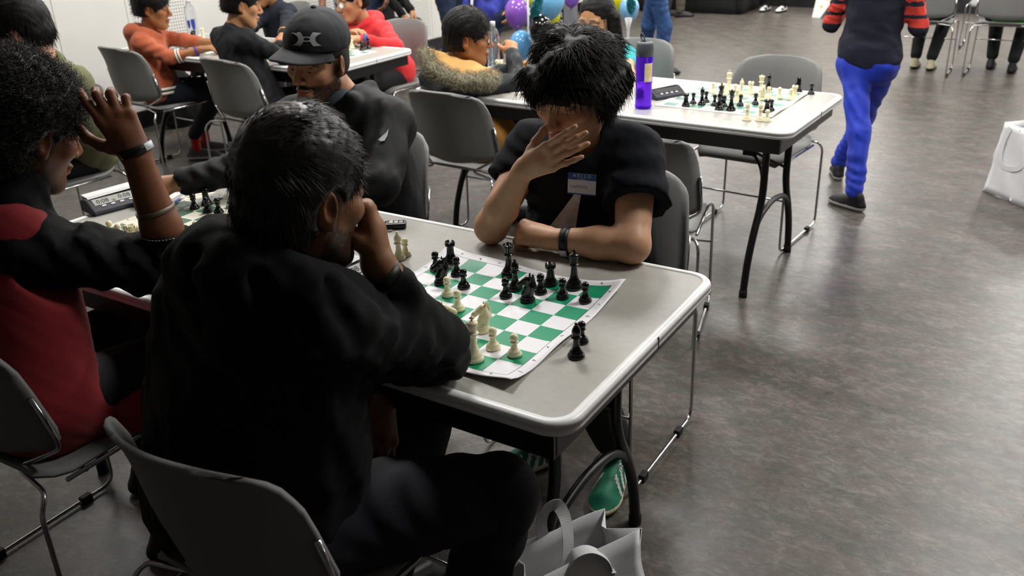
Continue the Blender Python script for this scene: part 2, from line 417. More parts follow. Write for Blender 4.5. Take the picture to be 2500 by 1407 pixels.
# ceiling lights
mat('fixture', 'e5e5e3', .4)
emis('diffuser', 'fffaf0', 2.2)
for i, (x, y) in enumerate(LIGHT_GRID):
    e = empty('ceiling_light', (x, y, HC), 0, 'flat square ceiling light panel', 'light', 'ceiling light panels')
    box('housing', (0, 0, -.03), (.66, .66, .06), 'fixture', e)
    box('diffuser', (0, 0, -.064), (.6, .6, .008), 'diffuser', e)
    ld = bpy.data.lights.new('panel_lamp', 'AREA'); ld.shape = 'SQUARE'; ld.size = .6; ld.energy = LIGHT_W*LIGHT_DIM.get((x, y), 1.); ld.color = (1., .985, .96)
    lo = bpy.data.objects.new('panel_lamp', ld); COL.objects.link(lo); lo.parent = e; lo.location = (0, 0, -.075)

# ================================================================== TABLES
def rrect(hx, hy, r, n=7):
    P = []
    for cx, cy, a0 in ((hx-r, -hy+r, -pi/2), (hx-r, hy-r, 0), (-hx+r, hy-r, pi/2), (-hx+r, -hy+r, pi)):
        for t in np.linspace(0, pi/2, n): P.append((cx+r*cos(a0+t), cy+r*sin(a0+t)))
    return np.array(P)
TH = .74
def slab(name, out, z0, z1, m, parent):
    n = len(out); V = [(x, y, z1) for x, y in out]+[(x, y, z0) for x, y in out]
    Fc = [tuple(range(n)), tuple(range(2*n-1, n-1, -1))]+[(n+i, n+(i+1) % n, (i+1) % n, i) for i in range(n)]
    me = bpy.data.meshes.new(name); me.from_pydata([tuple(map(float, v)) for v in V], [], Fc); me.update(); return link(name, me, m, parent, False)
def make_table(cx, cy, rz, label):
    L, W = 1.829/2, .762/2
    e = empty('folding_table', (cx, cy, 0), rz, label, 'table', 'folding tables')
    slab('tabletop', rrect(L-.004, W-.004, .056), TH-.028, TH, 'laminate', e)
    path = np.c_[rrect(L, W, .06, 8), np.full(32, TH)]
    sec = [(-.021, -.001), (-.020, .0012), (-.012, .0022), (-.004, .0012), (0, -.003), (.0018, -.009), (.0003, -.010), (.0018, -.0135), (.0003, -.0145), (.0018, -.018), (.0005, -.0245), (-.004, -.029), (-.021, -.030)]
    np_obj('edge_band', sweep(path, sec, True, up=(0, 0, 1)), 'alu_band', e)
    for sx in (-1, 1):   # the joint of the banding
        box('band_joint', (sx*(L+.001), .02, TH-.012), (.003, .0015, .026), 'print_ink', e)
    bm = bmesh.new()
    for sy in (-1, 1): box_bm(bm, (0, sy*(W-.035), TH-.06), (2*L-.08, .022, .062))
    for sx in (-1, 1): box_bm(bm, (sx*(L-.05), 0, TH-.06), (.022, 2*W-.07, .062))
    bm_obj('apron', bm, 'black_steel', e)
    for sx in (-1, 1):
        x = sx*(L-.155)
        for sy in (-1, 1):
            P = catmull([(x, sy*.150, TH-.03), (x, sy*.150, .52), (x, sy*.152, .42), (x, sy*.178, .34), (x, sy*.228, .25), (x, sy*.268, .15), (x, sy*.288, .05), (x, sy*.292, .004)], 5)
            lg = tube('leg', P, .0155, 'black_steel', e, 10)
            lathe('foot_cap', [(0, 0), (.0175, 0), (.0175, .03), (.0155, .032)], 'rubber', lg, 12).location = (x, sy*.292, 0)
        P = catmull([(x, -.262, .16), (x, -.222, .255), (x, -.15, .318), (x, 0, .345), (x, .15, .318), (x, .222, .255), (x, .262, .16)], 5)
        tube('leg_arch', P, .0125, 'black_steel', e, 8)
        box('leg_hinge', (x, 0, TH-.045), (.03, .46, .03), 'black_steel', e)
        br = tube('brace', [(x-sx*.30, 0, TH-.05), (x-sx*.14, 0, .555), (x-sx*.09, 0, .53)], .014, 'black_steel', e, 8)
        box('brace_lock', (x-sx*.12, 0, .55), (.05, .04, .04), 'rubber', br)
        for sy in (-1, 1): tube('brace_arm', catmull([(x-sx*.10, sy*.01, .54), (x-sx*.05, sy*.06, .50), (x-sx*.012, sy*.13, .46), (x, sy*.150, .44)], 4), .007, 'black_steel', e, 6)
    return e
T1 = make_table(-.272, -.177, 0, 'grey folding table with the bright green board and the man in a hoodie at it')
T2 = make_table(-.475, 1.995, -.035, 'grey folding table with the purple drink bottle on it')
T3 = make_table(-3.03, 2.235, 0, 'grey folding table along the perforated wall with the boy in the red hoodie')

# ================================================================== CHAIRS
def shell(P, th, uvfn=None):
    """P (a,b,3) grid -> closed thin shell"""
    du = np.gradient(P, axis=0); dv = np.gradient(P, axis=1); n = np.cross(du, dv); n /= np.linalg.norm(n, axis=2)[..., None]+1e-12
    a, b = P.shape[:2]; V = np.vstack([(P+n*th/2).reshape(-1, 3), (P-n*th/2).reshape(-1, 3)])
    g = np.arange(a*b).reshape(a, b); q = np.stack([g[:-1, :-1], g[1:, :-1], g[1:, 1:], g[:-1, 1:]], -1).reshape(-1, 4)
    o = a*b; F2 = q[:, ::-1]+o
    per = np.concatenate([g[:-1, 0], g[-1, :-1], g[:0:-1, -1], g[0, :0:-1]]); pn = np.roll(per, -1)
    side = np.stack([pn, per, per+o, pn+o], -1)
    return V, np.vstack([q, F2, side])
def back_grid():
    vs = np.array([0, .04, .09, .15, .25, .4, .55, .7, .82, .9, .95, .985, 1.0])
    hw = np.interp(vs, [0, .04, .09, .15, .25, .55, .82, .9, .95, .985, 1.0], [.12, .175, .212, .232, .236, .226, .213, .205, .192, .168, .138])
    us = np.linspace(-1, 1, 15); P = np.zeros((15, len(vs), 3))
    for j, v in enumerate(vs):
        for i, u in enumerate(us):
            x = u*hw[j]; z = .485+.333*v-.014*abs(u)**3*(v > .8)+.0*u
            y = -.222-.058*v+.086*(x/.23)**2-.016*max(0, v-.72)**2/.08
            if v < .12: y += .03*(1-v/.12)**2; z += .012*u*u*(1-v/.12)
            P[i, j] = (x, y, z)
    return P
def seat_grid():
    us = np.linspace(-1, 1, 13); vs = np.linspace(0, 1, 13); P = np.zeros((13, 13, 3))
    for i, u in enumerate(us):
        for j, v in enumerate(vs):
            hw = .222-.03*max(0, .2-v)**2/.04-.035*max(0, v-.85)**2/.0225
            z = .447-.012*(1-u*u)*sin(pi*min(1, v*1.1))+.006*v-.035*max(0, v-.78)**2/.0484+.02*max(0, .12-v)/.12
            if abs(u) > .9: z -= .006
            P[i, j] = (u*hw, -.2+.43*v, z)
    return P
BACKVF = shell(back_grid(), .012); SEATVF = shell(seat_grid(), .009)
def rods():
    out = []
    for s in (-1, 1):
        p = fillet([(s*.230, -.178, .66), (s*.237, -.152, .54), (s*.229, -.150, .515), (s*.105, -.185, .448), (s*.232, -.205, .435), (s*.246, -.235, .40), (s*.248, -.238, .012), (s*.248, .235, .012), (s*.240, .232, .425), (s*.226, .19, .434), (s*.226, -.15, .432)], [0, .03, .03, .03, .03, .03, .04, .04, .04, .03, 0], 5)
        out.append(sweep(p, circ(.0058, 8)))
    return out
RODS = rods()
def proto_chair():
    e = empty('stacking_chair')
    np_obj('seat', SEATVF, 'chair_plastic', e); np_obj('backrest', BACKVF, 'chair_plastic', e)
    for s, vf in zip((-1, 1), RODS):
        fr = np_obj('side_frame', vf, 'chrome', e)
        for y in (-.13, .14): box('glide', (s*.248, y, .0125), (.02, .034, .025), 'rubber', fr, bev=.003)
    tube('stretcher', [(-.242, .234, .262), (.242, .234, .262)], .0045, 'chrome', e, 8)
    tube('seat_support', [(-.226, -.10, .428), (.226, -.10, .428)], .0055, 'chrome', e, 8)
    return e
CH0 = proto_chair(); _used = [False]
def chair(cx, cy, rz, label):
    """rz: 0 faces +y (away from the camera side)"""
    o = copy_tree(CH0) if _used[0] else CH0
    _used[0] = True
    o.location = (cx, cy, 0); o.rotation_euler = (0, 0, rz); tag(o, label, 'chair', 'grey stacking chairs')
    return o

# ================================================================== CHESS
Q = .05715
def make_board(name, ox, oy, rz, m, label, cfun=None, letters=True, z0=TH):
    e = empty(name, (ox, oy, z0), rz, label, 'chessboard')
    mg = .0254; g = np.linspace(-mg, 8*Q+mg, 45)
    def hgt(x, y): return .0012+(cfun(x, -y) if cfun else 0.)
    P = np.array([[(x, -y, hgt(x, -y)) for y in g] for x in g])[:, ::-1]
    V, Fc = shell(P, .0011)
    me = mesh_np('mat', V, Fc); uv = me.uv_layers.new(name='UVMap')
    li = np.zeros(len(me.loops), np.int32); me.loops.foreach_get('vertex_index', li)
    U = np.stack([V[li, 0]/Q, -V[li, 1]/Q], -1); uv.data.foreach_set('uv', U.astype(np.float32).ravel())
    link('mat', me, m, e)
    if letters:
        h = .0012
        for i, ch in enumerate('abcdefgh'):
            x = (i+.5)*Q
            for y, X, Yv in ((.0125, (-1, 0, 0), (0, -1, 0)), (-8*Q-.0125, (1, 0, 0), (0, 1, 0))):
                text('letter', ch, .017, frame4((x, y, hgt(x, y)+.0007), X, Yv), 'print_ink', e, .0001)
        for j in range(8):
            y = -(j+.5)*Q
            for x, X, Yv in ((8*Q+.0125, (0, -1, 0), (1, 0, 0)), (-.0125, (0, 1, 0), (-1, 0, 0))):
                text('numeral', str(8-j), .015, frame4((x, y, hgt(x, y)+.0007), X, Yv), 'print_ink', e, .0001)
    return e
def curl1(x, Y):   # Y = distance from the far edge
    h = 0.
    h += .012*math.exp(-(((x-.482)/.055)**2+((Y+.025)/.10)**2))       # corner h8 stands up
    h += .010*math.exp(-(((x-.47)/.05)**2+((Y-.482)/.06)**2))         # corner h1
    h += .016*math.exp(-(((x+.025)/.05)**2+((Y+.025)/.06)**2))        # corner a8
    h += .005*math.exp(-((Y+.025)/.03)**2)*(1+sin(x*16))              # wavy far edge
    h += .004*math.exp(-((x-.482)/.02)**2)*(1+sin(Y*24+1))            # wavy right edge
    h += .006*math.exp(-((Y-.482)/.016)**2)
    return h
B1 = make_board('chess_mat', 0, 0, 0, 'board_bright', 'white and bright green roll-up chess mat with curling corners', curl1)
def curl2(x, Y): return .003*(1+sin(Y*20))*math.exp(-((x-.482)/.03)**2)
b2o = PZ(1734, 217); 
B2 = make_board('chess_mat', -.175, 2.29, -.03, 'board_dull', 'white and dull green chess mat beside the purple bottle', curl2, True)
def curl3(x, Y): return .006*math.exp(-((Y+.025)/.03)**2)*(1+sin(x*14))
B3 = make_board('chess_mat', -1.02, .05, .02, 'board_cream', 'cream and dark green chess mat in front of the man with a cap', curl3, True)
B4 = make_board('chess_mat', -1.30, 2.26, 0, 'board_dull', 'pale green chess mat under the chin of the boy with a fur hood', None, False)
B5 = make_board('chess_mat', -3.62, 2.40, 0, 'board_dull', 'pale chess mat between orange hoodie boy and navy sweater child', None, False)
B6 = make_board('chess_mat', -2.75, 2.42, 0, 'board_dull', 'pale chess mat in front of the red hoodie boy', None, False)

PR = {
 'pawn': [(0, 0), (14.6, 0), (15.4, 1.5), (15.4, 4.5), (14.2, 6.5), (12.6, 7.6), (12.8, 9), (12.4, 11), (10.4, 12.6), (8.6, 14.5), (6.9, 18.5), (5.9, 24), (5.5, 28.5), (8.6, 29.6), (9.3, 31), (8.6, 32.2), (5.6, 33), (7.2, 34.6), (8.6, 37.5), (9, 40), (8.5, 43), (6.6, 46.2), (3.6, 48.2), (0, 48.9)],
 'rook': [(0, 0), (17, 0), (18, 1.6), (18, 5), (16.6, 7), (14.8, 8.2), (15, 10), (14.4, 12.4), (12, 15), (10.4, 19), (9.4, 26), (8.9, 36), (9.2, 41), (12, 42.4), (12.8, 43.6), (12.8, 46), (12.6, 54), (10.4, 54), (10, 49.5), (0, 49.2)],
 'bishop': [(0, 0), (17, 0), (18, 1.6), (18, 5), (16.6, 7.2), (14.8, 8.4), (15, 10), (14.2, 12.5), (11.6, 15.5), (9, 20), (7.2, 27), (6.3, 36), (6.2, 42), (10.6, 43.6), (11.4, 45), (10.6, 46.4), (6.8, 47.6), (7.4, 49), (9.2, 53), (9.6, 57), (8.6, 62), (6, 67), (3.2, 70), (2.6, 71), (3.8, 72.6), (4, 74.2), (3, 75.8), (0, 76.6)],
 'queen': [(0, 0), (19, 0), (20, 1.8), (20, 6), (18.4, 8.4), (16.4, 9.8), (16.6, 11.6), (15.6, 14.4), (12.8, 18), (9.8, 24), (7.8, 33), (6.9, 44), (6.8, 52), (11.4, 53.6), (12.4, 55.2), (11.4, 56.8), (7.6, 58), (8, 60.5), (9.2, 66), (10.8, 73), (12.4, 78.4), (11.8, 79.4), (9, 78.6), (7, 80), (5, 82), (2.4, 83), (3.4, 84.6), (3.4, 86), (0, 88)],
 'king': [(0, 0), (20, 0), (21, 1.8), (21, 6), (19.4, 8.6), (17.2, 10), (17.4, 12), (16.4, 15), (13.4, 19), (10.2, 26), (8.2, 36), (7.3, 48), (7.2, 57), (12, 58.8), (13, 60.4), (12, 62), (8, 63.2), (8.4, 66), (9.6, 72), (11.2, 79), (12, 83), (11.4, 84.6), (6, 87), (3, 88.6), (0, 89)],
}
def bm_from(VF):
    me = bpy.data.meshes.new('t'); V, Fc = VF; me.from_pydata(np.asarray(V).tolist(), [], [tuple(int(i) for i in dict.fromkeys(f)) for f in Fc]); me.update(); return me
def piece_mesh(kind):
    parts = []
    def L(prof, seg=22):
        p = np.array(prof)/1000.; t = np.linspace(0, 2*pi, seg, endpoint=False)
        V = np.stack([np.outer(p[:, 0], np.cos(t)), np.outer(p[:, 0], np.sin(t)), np.repeat(p[:, 1:2], seg, 1)], -1).reshape(-1, 3)
        i = np.arange(len(p)-1)[:, None]*seg; j = np.arange(seg)[None]; j2 = (j+1) % seg
        return V, np.stack([i+j, i+j2, i+seg+j2, i+seg+j], -1).reshape(-1, 4)
    def cube(c, s):
        V = np.array([[x, y, z] for x in (-.5, .5) for y in (-.5, .5) for z in (-.5, .5)])*np.array(s)/1000+np.array(c)/1000
        return V, np.array([[0, 1, 3, 2], [4, 6, 7, 5], [0, 4, 5, 1], [2, 3, 7, 6], [0, 2, 6, 4], [1, 5, 7, 3]])
    if kind == 'knight':
        parts.append(L(PR['bishop'][:12]+[(12.5, 14), (12, 18), (0, 19)]))
        v = Vol((-.02, -.026, .012), (.02, .028, .07), .0011)
        v.rc((0, -.003, .016), (0, -.007, .034), .0115, .0105, .006); v.rc((0, -.007, .034), (0, -.003, .051), .0105, .0085, .006)
        v.rc((0, .006, .018), (0, .002, .03), .009, .007, .006)
        v.rc((0, -.001, .053), (0, .017, .043), .0082, .0058, .004); v.rc((0, .017, .043), (0, .020, .040), .0058, .0052, .003)
        for s in (-1, 1):
            v.rc((s*.0045, -.006, .058), (s*.0055, -.007, .066), .0032, .0012, .002); v.rc((s*.007, .006, .050), (s*.0072, .007, .0495), .0022, .002, .001, 's')
            v.rc((s*.0048, .021, .0415), (s*.006, .022, .0412), .0012, .001, .001, 's')
        v.rc((0, -.013, .062), (0, -.019, .03), .0028, .0035, .003); v.rc((-.01, .024, .037), (.01, .024, .037), .001, .001, .001, 's')
        parts.append(v.mesh())
    else:
        parts.append(L(PR[kind]))
        if kind == 'rook':
            for a in range(4):
                pass
        if kind == 'queen':
            for a in np.linspace(0, 2*pi, 8, endpoint=False):
                p = L([(0, -2.2), (1.8, -1.4), (2.4, 0), (1.8, 1.6), (0, 2.2)], 6); parts.append((p[0]+np.array([cos(a)*.0116, sin(a)*.0116, .080]), p[1]))
        if kind == 'king':
            parts.append(cube((0, 0, 93), (3.4, 3.0, 10))); parts.append(cube((0, 0, 93.4), (9.4, 3.0, 3.4)))
    V, Fc = join_np(parts); return mesh_np(kind, V, Fc)
PM = {}
for kd in ('pawn', 'rook', 'bishop', 'queen', 'king', 'knight'):
    base = piece_mesh(kd)
    if kd == 'rook':   # four notches in the crown
        bm = bmesh.new(); bm.from_mesh(base)
        dl = [f for f in bm.faces if f.calc_center_median().z > .0495 and f.calc_center_median().xy.length > .0095 and (math.atan2(f.calc_center_median().y, f.calc_center_median().x) % (pi/2)) < .32]
        bmesh.ops.delete(bm, geom=dl, context='FACES'); bm.to_mesh(base); bm.free(); base.shade_smooth()
    for cn, mm in (('black', 'black_piece'), ('white', 'ivory_piece')):
        me = base.copy(); me.name = cn+'_'+kd; me.materials.append(MATS[mm]); PM[cn, kd] = me
def piece(cn, kd, p, label, group, rz=0., sc=1.):
    o = bpy.data.objects.new(cn+'_'+kd, PM[cn, kd]); COL.objects.link(o); o.location = (float(p[0]), float(p[1]), float(p[2])); o.rotation_euler = (0, 0, rz); o.scale = (sc,)*3
    return tag(o, label, 'chess piece', group)
ZB = TH+.0022
def square_of(bo, p, flip=False):
    a = bo.rotation_euler.z; dx = p[0]-bo.location.x; dy = p[1]-bo.location.y
    u = dx*cos(a)+dy*sin(a); v = -(-dx*sin(a)+dy*cos(a)); i = int(np.clip(u/Q, 0, 7)); j = int(np.clip(v/Q, 0, 7))
    if flip: i, j = 7-i, 7-j
    return 'abcdefgh'[i]+str(8-j)
USED = set()
def put(bo, cn, kd, x, y, bname, flip=False, rz=0., off=None, z=None):
    p = PZ(x, y, ZB if off is None else TH)
    if off is None: lab = '%s plastic chess %s on square %s of the %s' % (cn if cn == 'black' else 'ivory', kd, square_of(bo, p, flip), bname)
    else: lab = off
    if lab in USED: lab = 'second '+lab.replace(' plastic chess', '')
    USED.add(lab)
    if bo is B1 and off is None: p[2] = TH+.0026+curl1(p[0], -p[1])
    return piece(cn, kd, p, lab, 'chess pieces of the '+bname, rz)
c1 = lambda x, y: (980+x/3.803, 580+y/3.803)
bn = 'bright green mat'
for kd, x, y, r in (('pawn', 320, 300, 0), ('rook', 460, 233, .3), ('pawn', 515, 350, 0), ('knight', 372, 425, 2.6), ('pawn', 580, 467, 0), ('queen', 1000, 352, 0), ('bishop', 1058, 480, 1), ('pawn', 970, 553, 0), ('knight', 1172, 588, 2.2), ('pawn', 1293, 515, 0), ('rook', 1385, 437, 0), ('king', 1603, 470, .5), ('pawn', 1497, 560, 0), ('pawn', 1707, 603, 0)):
    put(B1, 'black', kd, *c1(x, y), bn, rz=r)
for kd, x, y, r in (('pawn', 432, 543, 0), ('pawn', 528, 673, 0), ('knight', 420, 860, -.9), ('king', 673, 1138, .4), ('pawn', 637, 972, 0), ('knight', 757, 868, 2.5), ('pawn', 853, 1032, 0), ('pawn', 1050, 1095, 0)):
    put(B1, 'white', kd, *c1(x, y), bn, rz=r)
put(B1, 'black', 'pawn', *c1(1672, 972), bn, off='captured black pawn standing on bare table beside the bright green mat')
put(B1, 'black', 'bishop', *c1(1623, 1108), bn, off='captured black bishop standing on bare table beside the bright green mat', rz=2.)
put(B1, 'white', 'bishop', 974.7, 633, bn, off='captured ivory bishop standing on bare table near the car key', rz=.8)
put(B1, 'white', 'pawn', 990.5, 624, bn, off='captured ivory pawn standing on bare table near the car key')
c2 = lambda x, y: (1600+x/5.435, 160+y/5.435)
bn = 'mat by the purple bottle'
for kd, x, y, r in (('rook', 402, 540, 0), ('pawn', 500, 507, 0), ('bishop', 615, 521, 0), ('pawn', 672, 488, 0), ('pawn', 783, 533, 0), ('bishop', 843, 585, 1), ('king', 862, 540, 0), ('pawn', 912, 548, 0), ('queen', 1002, 597, 0), ('pawn', 1125, 533, 0), ('pawn', 1325, 515, 0), ('rook', 1475, 625, 0), ('pawn', 1535, 603, 0)):
    put(B2, 'black', kd, *c2(x, y), bn, True, r)
for kd, x, y, r in (('pawn', 763, 367, 0), ('pawn', 898, 378, 0), ('king', 968, 350, 0), ('pawn', 1055, 392, 0), ('bishop', 1137, 405, 0), ('pawn', 1080, 463, 0), ('rook', 1260, 377, 0), ('queen', 1395, 385, 0), ('knight', 1412, 457, 2.8), ('pawn', 1500, 428, 0), ('pawn', 1640, 437, 0), ('pawn', 1790, 456, 0), ('rook', 1840, 432, 0)):
    put(B2, 'white', kd, *c2(x, y), bn, True, r)
for kd, x, y, cn, l in (('bishop', 1497, 325, 'black', 'captured black bishop on bare table behind the ivory queen'), ('knight', 1893, 348, 'black', 'captured black knight on bare table beyond the ivory rook'), ('pawn', 2065, 380, 'black', 'captured black pawn standing alone by the rounded table corner'), ('bishop', 1212, 728, 'white', 'captured ivory bishop at the table edge, set apart from two others'), ('bishop', 1385, 735, 'white', 'captured ivory bishop at the table edge beside an ivory pawn'), ('pawn', 1478, 745, 'white', 'captured ivory pawn at the table edge beside an ivory bishop')):
    put(B2, cn, kd, *c2(x, y), bn, off=l)
c3 = lambda x, y: (180+x/5.68, 430+y/5.68)
bn = 'cream and dark green mat'
for kd, x, y in (('pawn', 1678, 455), ('rook', 1848, 397), ('pawn', 1860, 503), ('pawn', 2015, 515)): put(B3, 'black', kd, *c3(x, y), bn)
for kd, x, y in (('pawn', 650, 890), ('pawn', 770, 905), ('rook', 842, 935), ('pawn', 930, 915), ('pawn', 1722, 850)): put(B3, 'white', kd, *c3(x, y), bn)
put(B3, 'white', 'pawn', *c3(530, 845), bn, off='captured ivory pawn beside the digital clock with a grey screen')
bn = 'mat before the fur hood boy'
for cn, kd, x, y in (('black', 'queen', 1250, 200), ('black', 'rook', 1256, 190), ('white', 'pawn', 1225, 168), ('white', 'pawn', 1233, 178), ('white', 'rook', 1216, 172)): put(B4, cn, kd, x, y, bn, True)
bn = 'mat before the orange hoodie boy'
for cn, kd, x, y in (('black', 'rook', 437, 112), ('black', 'pawn', 450, 113), ('black', 'bishop', 465, 114), ('black', 'king', 474, 112), ('black', 'pawn', 487, 113), ('black', 'queen', 478, 106), ('black', 'pawn', 500, 111), ('white', 'queen', 498, 100), ('white', 'pawn', 488, 104), ('white', 'pawn', 462, 106)): put(B5, cn, kd, x, y, bn, True)
bn = 'mat before the red hoodie boy'
for cn, kd, x, y in (('white', 'rook', 860, 119), ('white', 'pawn', 868, 112)): put(B6, cn, kd, x, y, bn, True)
for cn, kd, x, y, l in (('black', 'rook', 884, 124, 'captured black rook on bare table by the red sleeve'), ('black', 'pawn', 891, 121, 'captured black pawn on bare table by the red sleeve'), ('black', 'bishop', 900, 119, 'captured black bishop on bare table by the red sleeve')): put(B6, cn, kd, x, y, bn, off=l)

# ------------------------------------------------------------------ chess clocks
def make_clock(cx, cy, rz, label, left='0:08', right='0:08', small='25', dark=False, z=TH):
    e = empty('chess_clock', (cx, cy, z), rz, label, 'chess clock', 'digital chess clocks')
    prof = np.array([(-.048, .0), (-.050, .006), (-.047, .013), (-.040, .019), (-.004, .0405), (.004, .043), (.012, .042), (.046, .034), (.049, .026), (.049, 0)])
    L = .082; n = len(prof); rows = []
    for x, k in ((-L, .93), (-L+.004, 1.), (L-.004, 1.), (L, .93)):
        c = prof.mean(0); rows.append(np.c_[np.full(n, x), (prof-c)*k+c])
        rows[-1][:, 2] = np.maximum(rows[-1][:, 2], 0)
    V = np.vstack(rows); Fc = []
    for a in range(3):
        for i in range(n): Fc.append((a*n+i, (a+1)*n+i, (a+1)*n+(i+1) % n, a*n+(i+1) % n))
    Fc.append(tuple(range(n))); Fc.append(tuple(range(4*n-1, 3*n-1, -1)))
    me = bpy.data.meshes.new('body'); me.from_pydata(V.tolist(), [], Fc); me.update(); link('body', me, 'clock_body', e, False)
    # sloped front: from (-.040,.019) to (-.004,.0405)
    a = nrm((0, .036, .0215)); nn = np.array([0, -a[2], a[1]])
    def fr(x, t, lift=.0006): return frame4(np.array([x, -.040, .019])+a*t+nn*lift, (1, 0, 0), a)
    def slab_on(name, x, t, w_, h_, m, par, lift=0.0004, th=.001, bev=0.):
        bm = bmesh.new(); box_bm(bm, (0, 0, 0), (w_, h_, th), 0, bev); bmesh.ops.transform(bm, matrix=fr(x, t, lift), verts=bm.verts); return bm_obj(name, bm, m, par)
    lcd = slab_on('screen', 0, .0265, .132, .0265, 'lcd_dark' if dark else 'lcd', e)
    if not dark:
        text('digits', left, .022, fr(-.038, .0255, .0011), 'digit', lcd); text('digits', right, .022, fr(.030, .0265, .0011), 'digit', lcd); text('digits', small, .011, fr(-.006, .0195, .0011), 'digit', lcd)
    for i in range(4): slab_on('button', -.042+.028*i, .0065, .013, .0062, 'clock_white', e, .0008, .0022, .0008)
    # white rocker on the top
    P = np.array([(-.003, .0425), (.006, .0475), (.014, .0465), (.046, .0480), (.046, .034), (.010, .042)])
    V = np.vstack([np.c_[np.full(6, x), P+np.array([0, dz])] for x, dz in ((-.074, .0), (0, .002), (.074, .004))]); Fc = []
    for r in range(2):
        for i in range(6): Fc.append((r*6+i, (r+1)*6+i, (r+1)*6+(i+1) % 6, r*6+(i+1) % 6))
    Fc += [tuple(range(6)), tuple(range(17, 11, -1))]
    me = bpy.data.meshes.new('rocker'); me.from_pydata(V.tolist(), [], Fc); me.update(); link('rocker', me, 'clock_white', e, False)
    return e
p = PZ(288, 515); make_clock(p[0]-.045, p[1]+.02, radians(78), 'dark blue digital chess clock showing 0:08 by the raised hand')
p = PZ(885, 706); make_clock(p[0]-.062, p[1]-.01, radians(84), 'digital chess clock half hidden behind the black hoodie sleeve', small='25')
p = PZ(1632, 238); make_clock(p[0]-.025, p[1]+.01, radians(62), 'digital chess clock next to the purple drink bottle', dark=True)
p = PZ(448, 104); make_clock(p[0], p[1], radians(35), 'dark chess clock beside the clear water bottle', dark=True)

# ================================================================== CHAIRS IN PLACE
R_ = radians
chair(.155, -.745, 0, 'grey stacking chair of the man in the black hoodie')
chair(-.69, -.72, R_(2), 'grey stacking chair of the person in the red vest')
chair(.180, .445, pi, 'grey stacking chair of the young man with the name tag')
chair(-.81, .50, pi-R_(4), 'grey stacking chair of the man with the black cap')
a_ = math.atan2(.10, .446)
chair(-.03, 1.30, R_(13), 'empty grey chair behind the chair of the young man with the name tag')
chair(.045, 2.46, pi-R_(5), 'empty grey chair behind the dull green mat')
chair(-1.03, 1.64, R_(-2), 'grey stacking chair of the boy with the fur hood')
chair(-.80, 2.72, pi-R_(3), 'grey stacking chair of the girl in teal')
chair(-2.64, 1.84, R_(-4), 'grey stacking chair of the boy in the black blazer')
chair(-3.58, 1.87, R_(-3), 'grey stacking chair of the boy in the orange hoodie')
chair(-2.69, .55, pi-R_(2), 'grey stacking chair of the person in the olive shirt')
chair(-2.62, 2.93, pi, 'grey stacking chair of the boy in the red hoodie')
chair(-3.60, 2.95, pi, 'grey stacking chair of the child in the navy sweater')
chair(-4.12, 4.55, R_(-100), 'grey chair by the white wall, turned side-on, with a person in black')
chair(.11, 7.0, R_(1), 'grey stacking chair of the seated person in light-soled shoes')
chair(.735, 7.08, R_(-1), 'grey stacking chair of the seated person in dark sneakers')
chair(.52, 8.55, pi, 'grey chair facing the two seated people with hidden heads')
chair(-4.2, 3.5, R_(165), 'empty grey chair against the white wall behind the navy sweater child')

